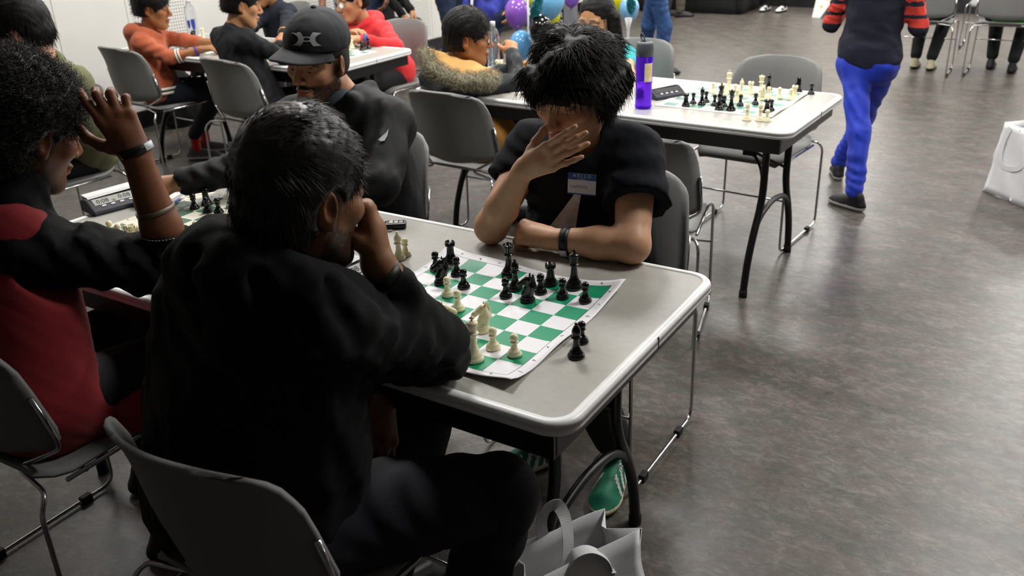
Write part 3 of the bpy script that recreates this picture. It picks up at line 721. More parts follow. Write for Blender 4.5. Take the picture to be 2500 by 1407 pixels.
# ================================================================== FIGURES: library
def hframe(fwd, roll=0.):
    f = nrm(fwd); r = nrm(np.cross(f, (0, 0, 1.))); u = np.cross(r, f)
    r2 = r*cos(roll)-u*sin(roll); u2 = r*sin(roll)+u*cos(roll)     # roll > 0 : right ear goes down
    return np.stack([r2, f, u2])
def avol(pts, pad, h):
    P = np.array(pts, float); return Vol(P.min(0)-pad, P.max(0)+pad, h)
class Head:
    def __init__(s, C, fwd, roll=0., sc=1.): s.C = np.array(C, float); s.M = hframe(fwd, roll); s.s = sc
    def w(s, x, y, z): return s.C+s.s*(np.array([x, y, z])@s.M)
    def loc(s, V): return ((V-s.C)@s.M.T)/s.s
    def sdf(s, v, neck, rn=.052, nose=1., jaw=1., lips=1., lid=True, ears=True):
        q = s.s; w = s.w; Mx = s.M
        v.rc(neck, w(0, -.022, -.05), rn*1.06, rn, .03)
        v.ell(w(0, -.012, .042), A(.075, .096, .084)*q, Mx, .03)
        v.ell(w(0, .030, -.028), A(.062*jaw, .060, .080)*q, Mx, .04)
        v.rc(w(-.012, .066, -.100), w(.012, .066, -.100), .019*q, .019*q, .03)
        for e in (-1, 1):
            v.rc(w(e*.054*jaw, .002, -.055), w(e*.020, .058, -.103), .015*q, .016*q, .03)
            v.ell(w(e*.042, .062, -.018), A(.022, .020, .018)*q, Mx, .025)
            v.ell(w(e*.032, .100, .004), A(.019, .019, .011)*q, Mx, .014, 's')
            v.rc(w(e*.012, .088, .024), w(e*.044, .076, .026), .0095*q, .0075*q, .012)
            if lid:
                v.ell(w(e*.0315, .0745, .003), A(.0155, .0135, .0125)*q, Mx, .004)
                v.ell(w(e*.0315, .0765, .0085), A(.0175, .0145, .0085)*q, Mx, .004)
            v.ell(w(e*.0115, .099, -.034), A(.0085, .010, .0075)*q, Mx, .006)
            if ears:
                E = Mx.copy(); a = e*.45; E[0] = Mx[0]*cos(a)-Mx[1]*sin(a); E[1] = Mx[0]*sin(a)+Mx[1]*cos(a)
                v.ell(w(e*.079, -.012, -.004), A(.0085, .0185, .032)*q, E, .006); v.ell(w(e*.077, -.004, -.028), A(.007, .010, .013)*q, E, .006)
                v.ell(w(e*.0885, -.008, -.002), A(.006, .0105, .019)*q, E, .004, 's')
        v.rc(w(0, .088, .018), w(0, .112, -.026), .0075*q, .0105*nose*q, .012)
        v.ell(w(0, .090, -.061), A(.023, .013, .0072*lips)*q, Mx, .008); v.ell(w(0, .087, -.0735), A(.020, .013, .0078*lips)*q, Mx, .008)
        v.rc(w(-.021, .098, -.0665), w(.021, .098, -.0665), .0022*q, .0022*q, .004, 's')
        return s
    def color(s, V, skin, brow='16110e', lip=None, beard=0., bcol='15110f', must=0., cheeks=.06):
        L = s.loc(V); x, y, z = np.abs(L[:, 0]), L[:, 1], L[:, 2]; base = np.array(lin(skin)); C = np.tile(base, (len(V), 1))
        def mix(m, c): nonlocal C; m = np.clip(m, 0, 1)[:, None]; C = C*(1-m)+np.array(c)*m
        near = (np.abs(L) < .2).all(1)
        red = base*A(1.10, .82, .78)
        mix(near*cheeks*6*np.exp(-(((x-.045)/.03)**2+((z+.02)/.03)**2))*(y > .03), red); mix(near*.5*np.exp(-((x/.018)**2+((z+.03)/.015)**2))*(y > .09), red)
        mix(near*.6*(x > .076)*(np.abs(z) < .05), red)
        lc = np.array(lin(lip)) if lip else base*A(.92, .55, .52)
        mix(near*(y > .078)*np.clip(1.6-((x/.025)**2+((z+.067)/.0125)**2)*1.6, 0, 1), lc)
        mix(near*(y > .088)*(x < .022)*np.exp(-((z+.0665)/.0018)**2), base*.25)
        mix(near*(y > .05)*(x > .010)*(x < .052)*np.exp(-((z-(.0295-.9*np.maximum(0, x-.034)))/.0052)**2)*.92, np.array(lin(brow)))
        mix(near*(y > .06)*np.exp(-(((x-.0315)/.015)**2+((z+.002)/.0022)**2))*.8, np.array(lin('120d0b')))
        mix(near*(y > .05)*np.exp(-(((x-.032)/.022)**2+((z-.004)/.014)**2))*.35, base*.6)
        mix(near*(y > .09)*np.exp(-(((x-.009)/.0035)**2+((z+.040)/.0035)**2))*.7, base*.3)
        if beard:
            bc = np.array(lin(bcol)); rg = np.random.default_rng(3).uniform(.75, 1.1, len(V))
            jawm = np.clip((-.040-z)/.014, 0, 1)*np.clip((y+.01)/.012, 0, 1)*(x > .028)+np.clip((-.082-z)/.006, 0, 1)*(y > .0)
            side = np.exp(-((y-.012)/.016)**2)*(z < .03)*(z > -.07)*(x > .05)
            mix(near*np.clip(jawm+side, 0, 1)*beard*rg*(1-np.clip(1.4-((x/.024)**2+((z+.068)/.012)**2), 0, 1)), bc)
        if must:
            mix(near*must*(y > .07)*np.exp(-((z+.0515+.25*np.maximum(0, x-.012))/.0055)**4)*(x < .034), np.array(lin(bcol)))
        return C
def skin_fn(H, skin, **k):
    f = lambda V: H.color(V, skin, **k)
    f.skin = skin
    return f
def hand(v, W, d, n, side=1, sc=1., curl=((.3, .4, .3),)*4, spread=.06, thumb=(.9, .35, .25), tcurl=(.25, .3), rad=1., tips=None):
    """W wrist, d towards the knuckles, n palm normal; side +1 when the thumb lies along d x n"""
    d = nrm(d); n = nrm(n-d*(n@d) if isinstance(n, np.ndarray) else np.array(n, float)-d*(np.array(n, float)@d)); t = np.cross(d, n)*side
    pos = [.0265, .0085, -.0095, -.0270]; bl = [.083, .087, .083, .074]; ln = [(.042, .026, .021), (.046, .030, .022), (.043, .028, .022), (.034, .021, .019)]
    for i in range(4):
        k = W+sc*(d*bl[i]+t*pos[i]); v.rc(W+sc*(d*.008+t*pos[i]*.55), k, .0165*sc*rad, .0118*sc*rad, .012)
        dd = nrm(d+t*(1.5-i)*spread); p = k; r = .0098*sc*rad*(1 if i < 3 else .88); nn = n
        for j, a in enumerate(curl[i]):
            dn = dd*cos(a)+nn*sin(a); nn = -dd*sin(a)+nn*cos(a); dd = dn; p2 = p+dd*ln[i][j]*sc
            v.rc(p, p2, r, r*.9, .005 if j else .008); p = p2; r *= .92
        if tips is not None: tips.append((p, dd, nn))
    v.rc(W-d*.01*sc, W+d*.05*sc, .020*sc*rad, .022*sc*rad, .015)
    a, b, c = thumb; td = nrm(t*a+d*b+n*c); p = W+sc*(d*.022+t*.020+n*.006); tn = nrm(n-td*(n@td))
    nn = nrm(d*.8-t*.5); nn = nrm(nn-td*(nn@td)); v.rc(W+d*.02*sc, p+td*.02*sc, .017*sc*rad, .016*sc*rad, .012); L3 = (.042, .031, .026); r = .0135*sc*rad
    for j in range(3):
        if j: ang = tcurl[j-1]; dn = td*cos(ang)+nn*sin(ang); nn = -td*sin(ang)+nn*cos(ang); td = dn
        p2 = p+td*L3[j]*sc; v.rc(p, p2, r, r*.9, .006); p = p2; r *= .9
    if tips is not None: tips.append((p, td, nn))
def vnormals(V, Fc):
    a, b, c = V[Fc[:, 0]], V[Fc[:, 1]], V[Fc[:, 2]]; fn = np.cross(b-a, c-a); N = np.zeros_like(V)
    for i in range(4): np.add.at(N, Fc[:, i], fn)
    return N/(np.linalg.norm(N, axis=1)[:, None]+1e-12)
def strand_mesh(P, rad):
    """P (N,n,3) polylines, rad (n,) -> three-sided tapered tubes"""
    N, n = P.shape[:2]; T = np.gradient(P, axis=1); T /= np.linalg.norm(T, axis=2)[..., None]+1e-9
    ref = np.where(np.abs(T[..., 2:3]) < .9, np.array([0, 0, 1.]), np.array([1., 0, 0])); B = np.cross(T, ref); B /= np.linalg.norm(B, axis=2)[..., None]+1e-9; C = np.cross(T, B)
    ang = np.arange(3)*2*pi/3; V = P[:, :, None]+(B[:, :, None]*np.cos(ang)[None, None, :, None]+C[:, :, None]*np.sin(ang)[None, None, :, None])*rad[None, :, None, None]
    V = V.reshape(-1, 3); o = (np.arange(N)*n*3)[:, None, None]; i = (np.arange(n-1)*3)[None, :, None]; j = np.arange(3)[None, None]; j2 = (j+1) % 3
    Fc = np.stack([o+i+j, o+i+j2, o+i+3+j2, o+i+3+j], -1).reshape(-1, 4); return V, Fc
def hair(name, vol, m, parent, n=0, length=.03, rad=.0008, seg=6, flow=None, grav=.3, curl=0., curlf=60., lift=.5, jit=.3, seed=1, keep=None, lenvar=.5, label=None, clump=0., cscale=70., tangent=0., ncen=None):
    V, Fc = vol.mesh(); parts = [(V, Fc)]
    if n:
        r = np.random.default_rng(seed); Nn = vnormals(V, Fc); ids = r.choice(len(V), min(n, len(V)), replace=n > len(V))
        if keep is not None: ids = ids[keep(V[ids])]
        root = V[ids]-Nn[ids]*.003; nm = Nn[ids]; N = len(ids)
        if ncen is not None: nm = root-ncen; nm /= np.linalg.norm(nm, axis=1)[:, None]
        fl = flow(root, nm) if flow is not None else nm
        if tangent: fl = fl-nm*(fl*nm).sum(1)[:, None]*tangent; fl /= np.linalg.norm(fl, axis=1)[:, None]+1e-9
        d = nm*lift+fl+r.normal(size=(N, 3))*jit+clump*np.sin(root@(r.normal(size=(3, 3))*cscale)+r.uniform(0, 6, 3)); d /= np.linalg.norm(d, axis=1)[:, None]
        ln = length*(1+lenvar*r.uniform(-1, 1, N)); P = np.zeros((N, seg, 3)); p = root.copy(); ph = r.uniform(0, 6.28, N); sg = np.where(r.uniform(size=N) < .5, -1, 1)
        a = np.cross(d, (0.3, .5, .81)); a /= np.linalg.norm(a, axis=1)[:, None]+1e-9; b = np.cross(d, a)
        for k in range(seg):
            t = k/(seg-1); cr = curl*np.minimum(1, t*2)
            P[:, k] = p+(a*np.cos(curlf*ln*t*sg+ph)[:, None]+b*np.sin(curlf*ln*t*sg+ph)[:, None])*cr-(a*np.cos(ph)[:, None]+b*np.sin(ph)[:, None])*cr
            d = d+(fl-d)*(.15 if not clump else .06)+np.array([0, 0, -1.])*grav/seg; d /= np.linalg.norm(d, axis=1)[:, None]; p = p+d*(ln/(seg-1))[:, None]
        parts.append(strand_mesh(P, rad*np.linspace(1, .25, seg)))
    V, Fc = join_np(parts); o = link(name, mesh_np(name, V, Fc), m, parent)
    if label: o['label'] = label
    return o
def hair_cap(H, h, thick=.012, face=(.085, -.052), fr=(.074, .070, .098), bottom=-.055, neck_cut=True, noise=0., seed=2, top=0., wide=0.):
    v = Vol(H.C-.19*H.s, H.C+.19*H.s, h); q = H.s
    v.ell(H.w(0, -.014, .044+top*.5), A(.077+thick+wide, .098+thick, .086+thick+top)*q, H.M, .02)
    v.ell(H.w(0, -.035, -.02), A(.070+thick*.5+wide, .075+thick*.6, .06)*q, H.M, .03)
    if noise: v.noise(noise, 90, seed)
    v.ell(H.w(0, face[0], face[1]), A(*fr)*q, H.M, .012, 's')
    for e in (-1, 1): v.ell(H.w(e*.092, .006, -.018), A(.036, .032, .046)*q, H.M, .008, 's')
    if neck_cut: v.cut(H.w(0, -.05, bottom), -H.M[2])
    return v
def ik(a, b, l1, l2, hint):
    a = np.array(a, float); b = np.array(b, float); d = b-a; L = np.linalg.norm(d); L = min(L, (l1+l2)*.999); u = nrm(d); x = (l1*l1-l2*l2+L*L)/(2*L); hgt = math.sqrt(max(l1*l1-x*x, 0)); hh = np.array(hint, float); hh = nrm(hh-u*(hh@u)); return a+u*x+hh*hgt
def shoe(parent, heel, toe, up_m, sole_m, w_=.046, hgt=.085, h=.006, fn=None, name='shoe'):
    heel = np.array(heel, float); toe = np.array(toe, float); x = nrm(toe-heel); L = np.linalg.norm(toe-heel); z = A(0, 0, 1.); z = nrm(z-x*(z@x)); y = np.cross(z, x); Mx = np.stack([x, y, z])
    v = avol([heel, toe, heel+z*hgt], .08, h); c = lambda a, b, d: heel+x*a*L+y*b+z*d
    v.ell(c(.30, 0, .020), A(.32*L, w_*.86, .024), Mx, .02); v.ell(c(.70, 0, .018), A(.31*L, w_*1.02, .022), Mx, .03)
    v.rc(c(.10, 0, .035), c(.20, 0, hgt), w_*.62, w_*.60, .03); v.rc(c(.2, 0, hgt*.8), c(.78, 0, .034), w_*.66, w_*.55, .03)
    v.cut(c(0, 0, 0.001), -z)
    def mf(P):
        q = (P-heel)@Mx.T; r = np.where(q[:, 2] < .026, 1, 0)
        if fn is not None: r = fn(q/np.array([L, 1, 1]), r)
        return r
    ms = [up_m, sole_m] if not isinstance(up_m, list) else up_m+[sole_m]
    if isinstance(up_m, list) and fn is None: pass
    return vol_mesh(name, v, ms, parent, None, mf)
def band(parent, name, c, ax, r, wdt, m, th=.0025, ell=1., ref=(0, 0, 1.)):
    """wrist band: short tube round axis ax"""
    ax = nrm(ax); a = np.cross(ax, ref); a = nrm(a); b = np.cross(ax, a); t = np.linspace(0, 2*pi, 28, endpoint=False); path = np.array([c+a*cos(q)*r*ell+b*sin(q)*r for q in t])
    V = []; Fc = []
    for o, k in ((-wdt/2, 0), (wdt/2, 0), (wdt/2, th), (-wdt/2, th)):
        V.append(np.array([c+a*cos(q)*(r*ell+k)+b*sin(q)*(r+k)+ax*o for q in t]))
    V = np.vstack(V); n = 28
    for j in range(4):
        for i in range(n): Fc.append((j*n+i, j*n+(i+1) % n, ((j+1) % 4)*n+(i+1) % n, ((j+1) % 4)*n+i))
    return link(name, mesh_np(name, V, np.array(Fc)), m, parent)
def eye(parent, H, e, look=(0, 1, -.35)):
    t = np.linspace(0, pi, 9); u = np.linspace(0, 2*pi, 14, endpoint=False); r = .0126*H.s; c = H.w(e*.0315, .0755, .002); lk = nrm(np.array(look)@H.M); a = nrm(np.cross(lk, (0, 0, 1.))); b = np.cross(lk, a)
    V = np.array([c+r*(lk*cos(q)+(a*cos(w_)+b*sin(w_))*sin(q)) for q in t for w_ in u]); n = 14
    Fc = np.array([[i*n+j, i*n+(j+1) % n, (i+1)*n+(j+1) % n, (i+1)*n+j] for i in range(8) for j in range(n)])
    me = mesh_np('eye', V, Fc); ang = np.repeat(t, n); C = np.where((ang < .5)[:, None], np.array(lin('120c09')), np.where((ang < .56)[:, None], np.array(lin('2a1a12')), np.array(lin('cfc6bd')))); set_col(me, C)
    return link('eye', me, 'eye_mat', parent)
def glasses(parent, H, m='glasses_frame', r=.021):
    g = []
    for e in (-1, 1):
        t = np.linspace(0, 2*pi, 22, endpoint=False); p = np.array([H.w(e*.032+r*cos(q)*1.12, .104-.010*abs(cos(q))*(e*cos(q) > 0), .000+r*.88*sin(q)) for q in t]); g.append(sweep(p, circ(.0013*H.s, 5), True))
        g.append(sweep([H.w(e*.054, .100, .006), H.w(e*.078, .06, .008), H.w(e*.083, -.005, .008)], circ(.0012*H.s, 5)))
    g.append(sweep([H.w(-.009, .106, .004), H.w(0, .109, .007), H.w(.009, .106, .004)], circ(.0012*H.s, 5)))
    o = np_obj('glasses', join_np(g), m, parent)
    for e in (-1, 1):
        t = np.linspace(0, 2*pi, 22, endpoint=False); p = np.array([H.w(e*.032+r*cos(q)*1.1, .1035-.010*abs(cos(q))*(e*cos(q) > 0), r*.86*sin(q)) for q in t]); p = np.vstack([p, p.mean(0)])
        me = bpy.data.meshes.new('lens'); me.from_pydata(p.tolist(), [], [(i, (i+1) % 22, 22) for i in range(22)]); me.update(); link('lens', me, 'lens_glass', o)
    return o
def person(label, loc): return empty('person', (0, 0, 0), 0, label, 'person')
mat('skin', 'b08060', .48, attr=True, spec=.4, sss=.12, bump=.10, bscale=260, var=.05, vscale=60)
mat('eye_mat', 'ffffff', .12, attr=True)
mat('glasses_frame', '1c1a1d', .3); mat('glasses_clear', '8a8f9c', .2)
def glass_simple(name, col, a):
    m = bpy.data.materials.new(name); m.use_nodes = True; MATS[name] = m; N = m.node_tree.nodes; L = m.node_tree.links; N.remove(N['Principled BSDF'])
    t = N.new('ShaderNodeBsdfTransparent'); g = N.new('ShaderNodeBsdfGlossy'); g.inputs['Roughness'].default_value = .08; t.inputs[0].default_value = lin(col)+(1,)
    f = N.new('ShaderNodeFresnel'); f.inputs['IOR'].default_value = 1.35; x = N.new('ShaderNodeMixShader'); ad = N.new('ShaderNodeMath'); ad.operation = 'ADD'; ad.inputs[1].default_value = a
    L.new(f.outputs[0], ad.inputs[0]); L.new(ad.outputs[0], x.inputs[0]); L.new(t.outputs[0], x.inputs[1]); L.new(g.outputs[0], x.inputs[2]); L.new(x.outputs[0], N['Material Output'].inputs[0])
glass_simple('lens_glass', 'f4f4f8', .02)
mat('hair_black', '0b0908', .55, spec=.3); mat('hair_soft', '100d0b', .55); mat('hair_grey', '141210', .40, var=.5, vscale=160, spec=.55)
mat('band_black', '0e0e10', .45); mat('band_white', 'c9cbce', .5)
from mathutils.bvhtree import BVHTree
def bvh(o):
    me = o.data; V = np.zeros(len(me.vertices)*3, np.float32); me.vertices.foreach_get('co', V)
    return BVHTree.FromPolygons(V.reshape(-1, 3).tolist(), [tuple(p.vertices) for p in me.polygons])
def hit(o, x, y, t=None):
    """where the line of sight through a photo pixel meets a surface already built"""
    t = t or bvh(o); r = t.ray_cast(Vector(CAM), Vector(nrm(ray(x, y)))); return (np.array(r[0]), np.array(r[1])) if r[0] is not None else (None, None)
def core(pts_list, h=.012):
    """thin inner body that ties the skin parts into one figure"""
    P = np.vstack([np.array(c) for c, r in pts_list]); v = avol(P, .07, h)
    for c, r in pts_list:
        for i in range(len(c)-1): v.rc(c[i], c[i+1], r, r, .03)
    return v


# ================================================================== MAN IN THE BLACK HOODIE (near side)
mat('hoodie_black', '070a0b', .9, spec=.2, sheen=.02, bump=.25, bscale=500, var=.15, vscale=9)
mat('jeans_dark', '090d17', .8, bump=.3, bscale=600, var=.15, vscale=25)
def man_hoodie():
    e = person('man in a black hoodie, cheek on fist, back turned', 0)
    H = Head(A(.205, -.680, 1.140), (.20, .965, -.17), .0, 1.06); neck = A(.185, -.735, 1.015)
    shR, shL = A(.292, -.735, .925), A(.015, -.715, .935); elR, wrR = A(.340, -.520, .806), A(.278, -.592, .983)
    # ---- hoodie
    v = Vol((-.27, -1.02, .50), (.52, -.40, 1.15), .0075); W3 = (.004, 60, 0.)
    pl, pr = A(-.015, -.815, .56), A(.205, -.80, .56)
    v.rc(pl, A(.02, -.755, .93), .135, .105, .08); v.rc(pr, A(.255, -.755, .90), .13, .100, .08); v.rc((pl+pr)/2, A(.145, -.755, .95), .14, .115, .08)
    v.rc(shL, A(.10, -.735, .99), .078, .075, .06); v.rc(shR, A(.235, -.75, .950), .072, .064, .06)
    v.rc(A(.08, -.865, .60), A(.11, -.86, .80), .10, .08, .08)
    v.rc(shR, elR, .077, .062, .035, 'u', (.005, 75, 1.)); v.rc(elR, elR+(wrR-elR)*.72, .060, .047, .03, 'u', (.005, 95, 0.)); v.rc(elR+(wrR-elR)*.70, elR+(wrR-elR)*.78, .049, .041, .015)
    elL = A(-.035, -.58, .725); v.rc(shL, elL, .077, .064, .04, 'u', (.004, 60, 2.)); v.rc(elL, A(.10, -.50, .63), .062, .05, .03)
    ring = catmull([A(.268, -.645, .962), A(.280, -.71, .985), A(.252, -.775, 1.015), A(.185, -.820, 1.040), A(.110, -.805, 1.045), A(.075, -.735, 1.045), A(.10, -.645, 1.01)], 4)
    rr = np.interp(np.linspace(0, 1, len(ring)), [0, .2, .5, .75, 1], [.034, .044, .062, .056, .036])
    for i in range(len(ring)-1): v.rc(ring[i], ring[i+1], rr[i], rr[i+1], .02)
    v.rc(A(.09, -.815, 1.03), A(.17, -.845, .955), .055, .035, .05); v.rc(A(.2, -.82, 1.0), A(.17, -.845, .95), .045, .03, .05)
    for t_ in (.25, .42, .6, .78):      # folds of the hood
        q_ = ring[int(t_*(len(ring)-1))]; o_ = nrm(A(q_[0]-.17, q_[1]+.71, 0)); v.rc(q_+o_*.045+A(0, 0, .035), q_+o_*.075+A(.03, 0, -.06), .010, .008, .02, 's')
    v.noise(.0042, 16, 5, 3)
    vol_mesh('hoodie', v, 'hoodie_black', e)
    # ---- trousers
    v = Vol((-.22, -1.0, .38), (.62, -.33, .68), .009)
    v.rc(A(.22, -.78, .53), A(.475, -.525, .525), .115, .078, .05, 'u', (.003, 50, 0)); v.rc(A(.01, -.76, .53), A(.20, -.43, .545), .115, .078, .05, 'u', (.003, 50, 1)); v.rc(A(0, -.82, .53), A(.22, -.82, .53), .115, .115, .05)
    v2 = Vol((-.05, -.85, .02), (.62, -.25, .56), .010)
    v2.rc(A(.475, -.525, .525), A(.40, -.60, .10), .078, .056, .03, 'u', (.003, 50, 0)); v2.rc(A(.20, -.43, .545), A(.12, -.50, .10), .078, .056, .03)
    vol_mesh('jeans', [v, v2], 'jeans_dark', e)
    shoe(e, (.39, -.66, .0), (.42, -.39, .0), 'band_black', 'rubber', h=.009); shoe(e, (.11, -.56, .0), (.13, -.29, .0), 'band_black', 'rubber', h=.009)
    # ---- skin
    vh = Vol(H.C-A(.17, .17, .19), H.C+A(.17, .17, .17), .0032); H.sdf(vh, neck, .056)
    hv = Vol(A(.15, -.71, .90), A(.43, -.44, 1.18), .0028)
    # fist: back of hand to the right, knuckles up against the cheek
    d = nrm(A(-.30, .22, .93)); n = nrm(A(-.80, -.50, .08)); hand(hv, wrR+A(-.004, .004, .016), d, n, 1, 1.16, ((1.35, 1.5, .9), (1.4, 1.5, .9), (1.4, 1.5, .9), (1.4, 1.5, .9)), .02, (.15, .8, .7), (.4, .5))
    hv.rc(elR, wrR+A(-.002, .002, .012), .05, .032, .01)
    hl = Vol(A(.12, -.70, .48), A(.36, -.44, .74), .003); wl_ = A(.205, -.545, .655)
    hand(hl, wl_, A(.25, -.42, -.85), A(-.75, .25, -.45), -1, 1.02, ((.35, .45, .3), (.4, .5, .3), (.45, .5, .35), (.5, .55, .35)), .05, (.5, .7, .4)); hl.rc(A(.10, -.50, .63), wl_, .033, .028, .01)
    vc = core([([neck, A(.1, -.78, .56)], .06), ([neck, shR, elR, wrR], .026), ([neck, shL, elL, A(.10, -.50, .63), wl_], .024)])
    vol_mesh('body', [vh, hv, hl, vc], 'skin', e, skin_fn(H, '8e6245', beard=.9, bcol='1a1512', must=.8))
    # ---- hair: thick, greying, thin at the crown
    hc = hair_cap(H, .0045, .011, face=(.088, -.048), bottom=-.070, noise=.0008, seed=4, top=.006)
    crown = H.w(.012, -.050, .140)
    def flow(p, nm):
        L = H.loc(p); f = np.zeros_like(p); L2 = np.stack([L[:, 0]*.6, .55+L[:, 1]*.0, -.35*np.ones(len(p))], -1)
        g_ = 1/(1+np.exp(-(L[:, 2]-.06)/.018)); L2[:, 1] = .12+.88*g_; L2[:, 2] = -.9+.95*g_; L2[:, 0] = .35*g_
        return L2@H.M
    hair('hair', hc, 'hair_grey', e, 7000, .026, .0009, 6, flow, .12, .0012, 60, .16, .07, 3, clump=.14, cscale=50, tangent=1., keep=lambda p: (np.linalg.norm(p-crown, axis=1) > .024) & (np.linalg.norm(p-H.w(.085, .004, -.01), axis=1) > .052))
    # scalp showing through
    sv = Vol(crown-.06, crown+.06, .003); sv.ell(H.w(0, -.014, .047), A(.0890, .1100, .1040)*H.s, H.M, .01)
    f = sv.f; x, y, z = sv.ax; dd = np.sqrt((x[:, None, None]-crown[0])**2+(y[None, :, None]-crown[1])**2+(z[None, None]-crown[2])**2); sv.f = np.maximum(f, (dd-.030).astype(np.float32)); sv.noise(.001, 200, 2)
    vol_mesh('scalp', sv, 'scalp_skin', e)
    ax = nrm(wrR-elR); cb = wrR+ax*.006; band(e, 'wrist_band', cb-ax*.016, ax, .0360, .022, 'band_black', .002); lb = band(e, 'band_label', cb-ax*.016, ax, .0360, .019, 'band_white', .0028)
    bm = bmesh.new(); bm.from_mesh(lb.data); bmesh.ops.delete(bm, geom=[f for f in bm.faces if not (f.calc_center_median().y < cb[1]-.005 and f.calc_center_median().x < cb[0]+.012)], context='FACES'); bm.to_mesh(lb.data); bm.free()
    return e
mat('scalp_skin', '3a2b22', .6, var=.35, vscale=120)
man_hoodie()

# ================================================================== YOUNG MAN WITH THE NAME TAG (far side)
mat('tee_navy', '090c14', .9, spec=.2, sheen=.03, bump=.3, bscale=700, var=.1, vscale=14)
mat('tee_print', 'd6d6d8', .8, col2='b0b0b4', vscale=30)
mat('trousers_black', '0a0a0d', .85, var=.1)
mat('sneaker_green', '0a6a4c', .6, bump=.3, bscale=400, var=.12, vscale=30); mat('sneaker_white', 'd3d2cf', .6); mat('sneaker_sole', 'cfc6a4', .6); mat('lace', 'b8b2bb', .7)
mat('tag_white', 'd4d6e2', .5); mat('tag_blue', '1f4b8e', .5)
def young_man():
    e = person('young man in a navy T-shirt, hand over mouth, wearing a name tag', 0)
    H = Head(A(.222, .252, 1.135), (-.05, -.93, -.34), -.08, 1.03); neck = A(.205, .350, 1.005)
    shR, shL = A(.035, .365, .945), A(.345, .365, .965); elR, wrR = A(.040, .135, .787), A(.165, .100, .968); elL, wrL = A(.425, .185, .787), A(.215, .140, .781)
    v = Vol((-.15, .12, .46), (.56, .62, 1.10), .0068)
    v.rc(A(.10, .46, .52), A(.12, .37, .90), .125, .095, .08); v.rc(A(.28, .46, .52), A(.27, .37, .90), .125, .095, .08); v.rc(A(.19, .44, .55), A(.195, .345, .92), .13, .105, .08)
    v.rc(shR, A(.15, .37, .98), .070, .062, .05); v.rc(shL, A(.27, .37, .985), .070, .062, .05)
    hemR = A(.010, .285, .862); hemL = A(.398, .265, .868)
    v.rc(shR, hemR, .072, .078, .03, 'u', (.003, 70, 0)); v.rc(shL, hemL, .074, .088, .03, 'u', (.003, 70, 2))
    v.cut_ = None
    v.noise(.0022, 18, 11, 3)
    # sleeves end in an open hem
    for hem, sh in ((hemR, shR), (hemL, shL)):
        ax = nrm(hem-sh); x, y, z = v.ax; d = (x[:, None, None]-hem[0])*ax[0]+(y[None, :, None]-hem[1])*ax[1]+(z[None, None]-hem[2])*ax[2]
        rr = np.sqrt((x[:, None, None]-hem[0])**2+(y[None, :, None]-hem[1])**2+(z[None, None]-hem[2])**2)
        v.f = np.where(rr < .125, np.maximum(v.f, (d-.004).astype(np.float32)), v.f)
        v.rc(hem-ax*.018, hem+ax*.05, .052, .060, .004, 's')
    # neck opening
    v.rc(neck+A(.006, -.05, .0), neck+A(.012, -.08, .06), .058, .065, .01, 's')
    t = vol_mesh('t_shirt', v, 'tee_navy', e)
    # pale wedge printed on the chest, laid onto the cloth
    n1, n2 = 16, 9; ys = np.linspace(462, 588, n1); lx = np.interp(ys, [462, 478, 520, 560, 588], [1408, 1399, 1368, 1337, 1318]); rx = np.interp(ys, [462, 478, 530, 570, 588], [1420, 1418, 1410, 1404, 1402])
    G = []
    tree = bvh(t)
    for i in range(n1):
        for j in range(n2):
            x = lx[i]+(rx[i]-lx[i])*j/(n2-1); q, nm = hit(t, x, ys[i], tree); G.append(None if q is None else q+nm*.0022)
    Fc = [[i*n2+j, (i+1)*n2+j, (i+1)*n2+j+1, i*n2+j+1] for i in range(n1-1) for j in range(n2-1)]; Fc = [f for f in Fc if all(G[k] is not None for k in f) and max(np.linalg.norm(G[f[0]]-G[k]) for k in f) < .05]
    np_obj('chest_print', (np.array([q if q is not None else A(0, 0, 0) for q in G]), np.array(Fc)), 'tee_print', t)
    # ---- legs
    v = Vol((-.05, -.05, .05), (.50, .62, .62), .009)
    v.rc(A(.12, .46, .52), A(.10, .06, .52), .10, .072, .05); v.rc(A(.28, .46, .52), A(.31, .08, .52), .10, .072, .05)
    v.rc(A(.31, .08, .52), A(.345, .26, .15), .072, .056, .03); v.rc(A(.10, .06, .52), A(.13, .22, .13), .072, .056, .03)
    vol_mesh('trousers', v, 'trousers_black', e)
    def stripes(q, r): return np.where((r == 0) & (np.abs(q[:, 1]) > .018) & (np.abs(((q[:, 0]+q[:, 2]*2.2) % .13)-.065) < .028) & (q[:, 0] > .25) & (q[:, 0] < .66), 1, np.where(r == 1, 2, 0))
    for hl, to in (((.345, .33, .002), (.395, .075, .002)), ((.155, .275, .002), (.03, .06, .002))):
        hl = A(*hl); to = A(*to); s_ = shoe(e, hl, to, ['sneaker_green', 'sneaker_white'], 'sneaker_sole', .047, .09, .0045, stripes)
        x = nrm(to-hl); y = np.cross((0, 0, 1.), x); L = np.linalg.norm(to-hl); lc = []
        for k in range(5):
            a = .36+.075*k; z = .088-.011*k; lc.append(sweep([hl+x*L*a+y*b*.02+A(0, 0, z+(.004 if b == 0 else 0)) for b in (-1, 0, 1)], [(-.0045, -.001), (.0045, -.001), (.0045, .001), (-.0045, .001)], False, up=(0, 0, 1)))
        for b in (-1, 1): lc.append(sweep(catmull([hl+x*L*.36+A(0, 0, .092), hl+x*L*.30+y*b*.035+A(0, 0, .098), hl+x*L*.40+y*b*.06+A(0, 0, .07), hl+x*L*.42+y*b*.02+A(0, 0, .085)], 4), circ(.0028, 5)))
        V, Fc = join_np(lc); np_obj('shoelace', (V, Fc), 'lace', s_)
    # ---- skin
    vh = Vol(H.C-A(.17, .18, .19), H.C+A(.17, .17, .17), .0032); H.sdf(vh, neck, .054, nose=1.05)
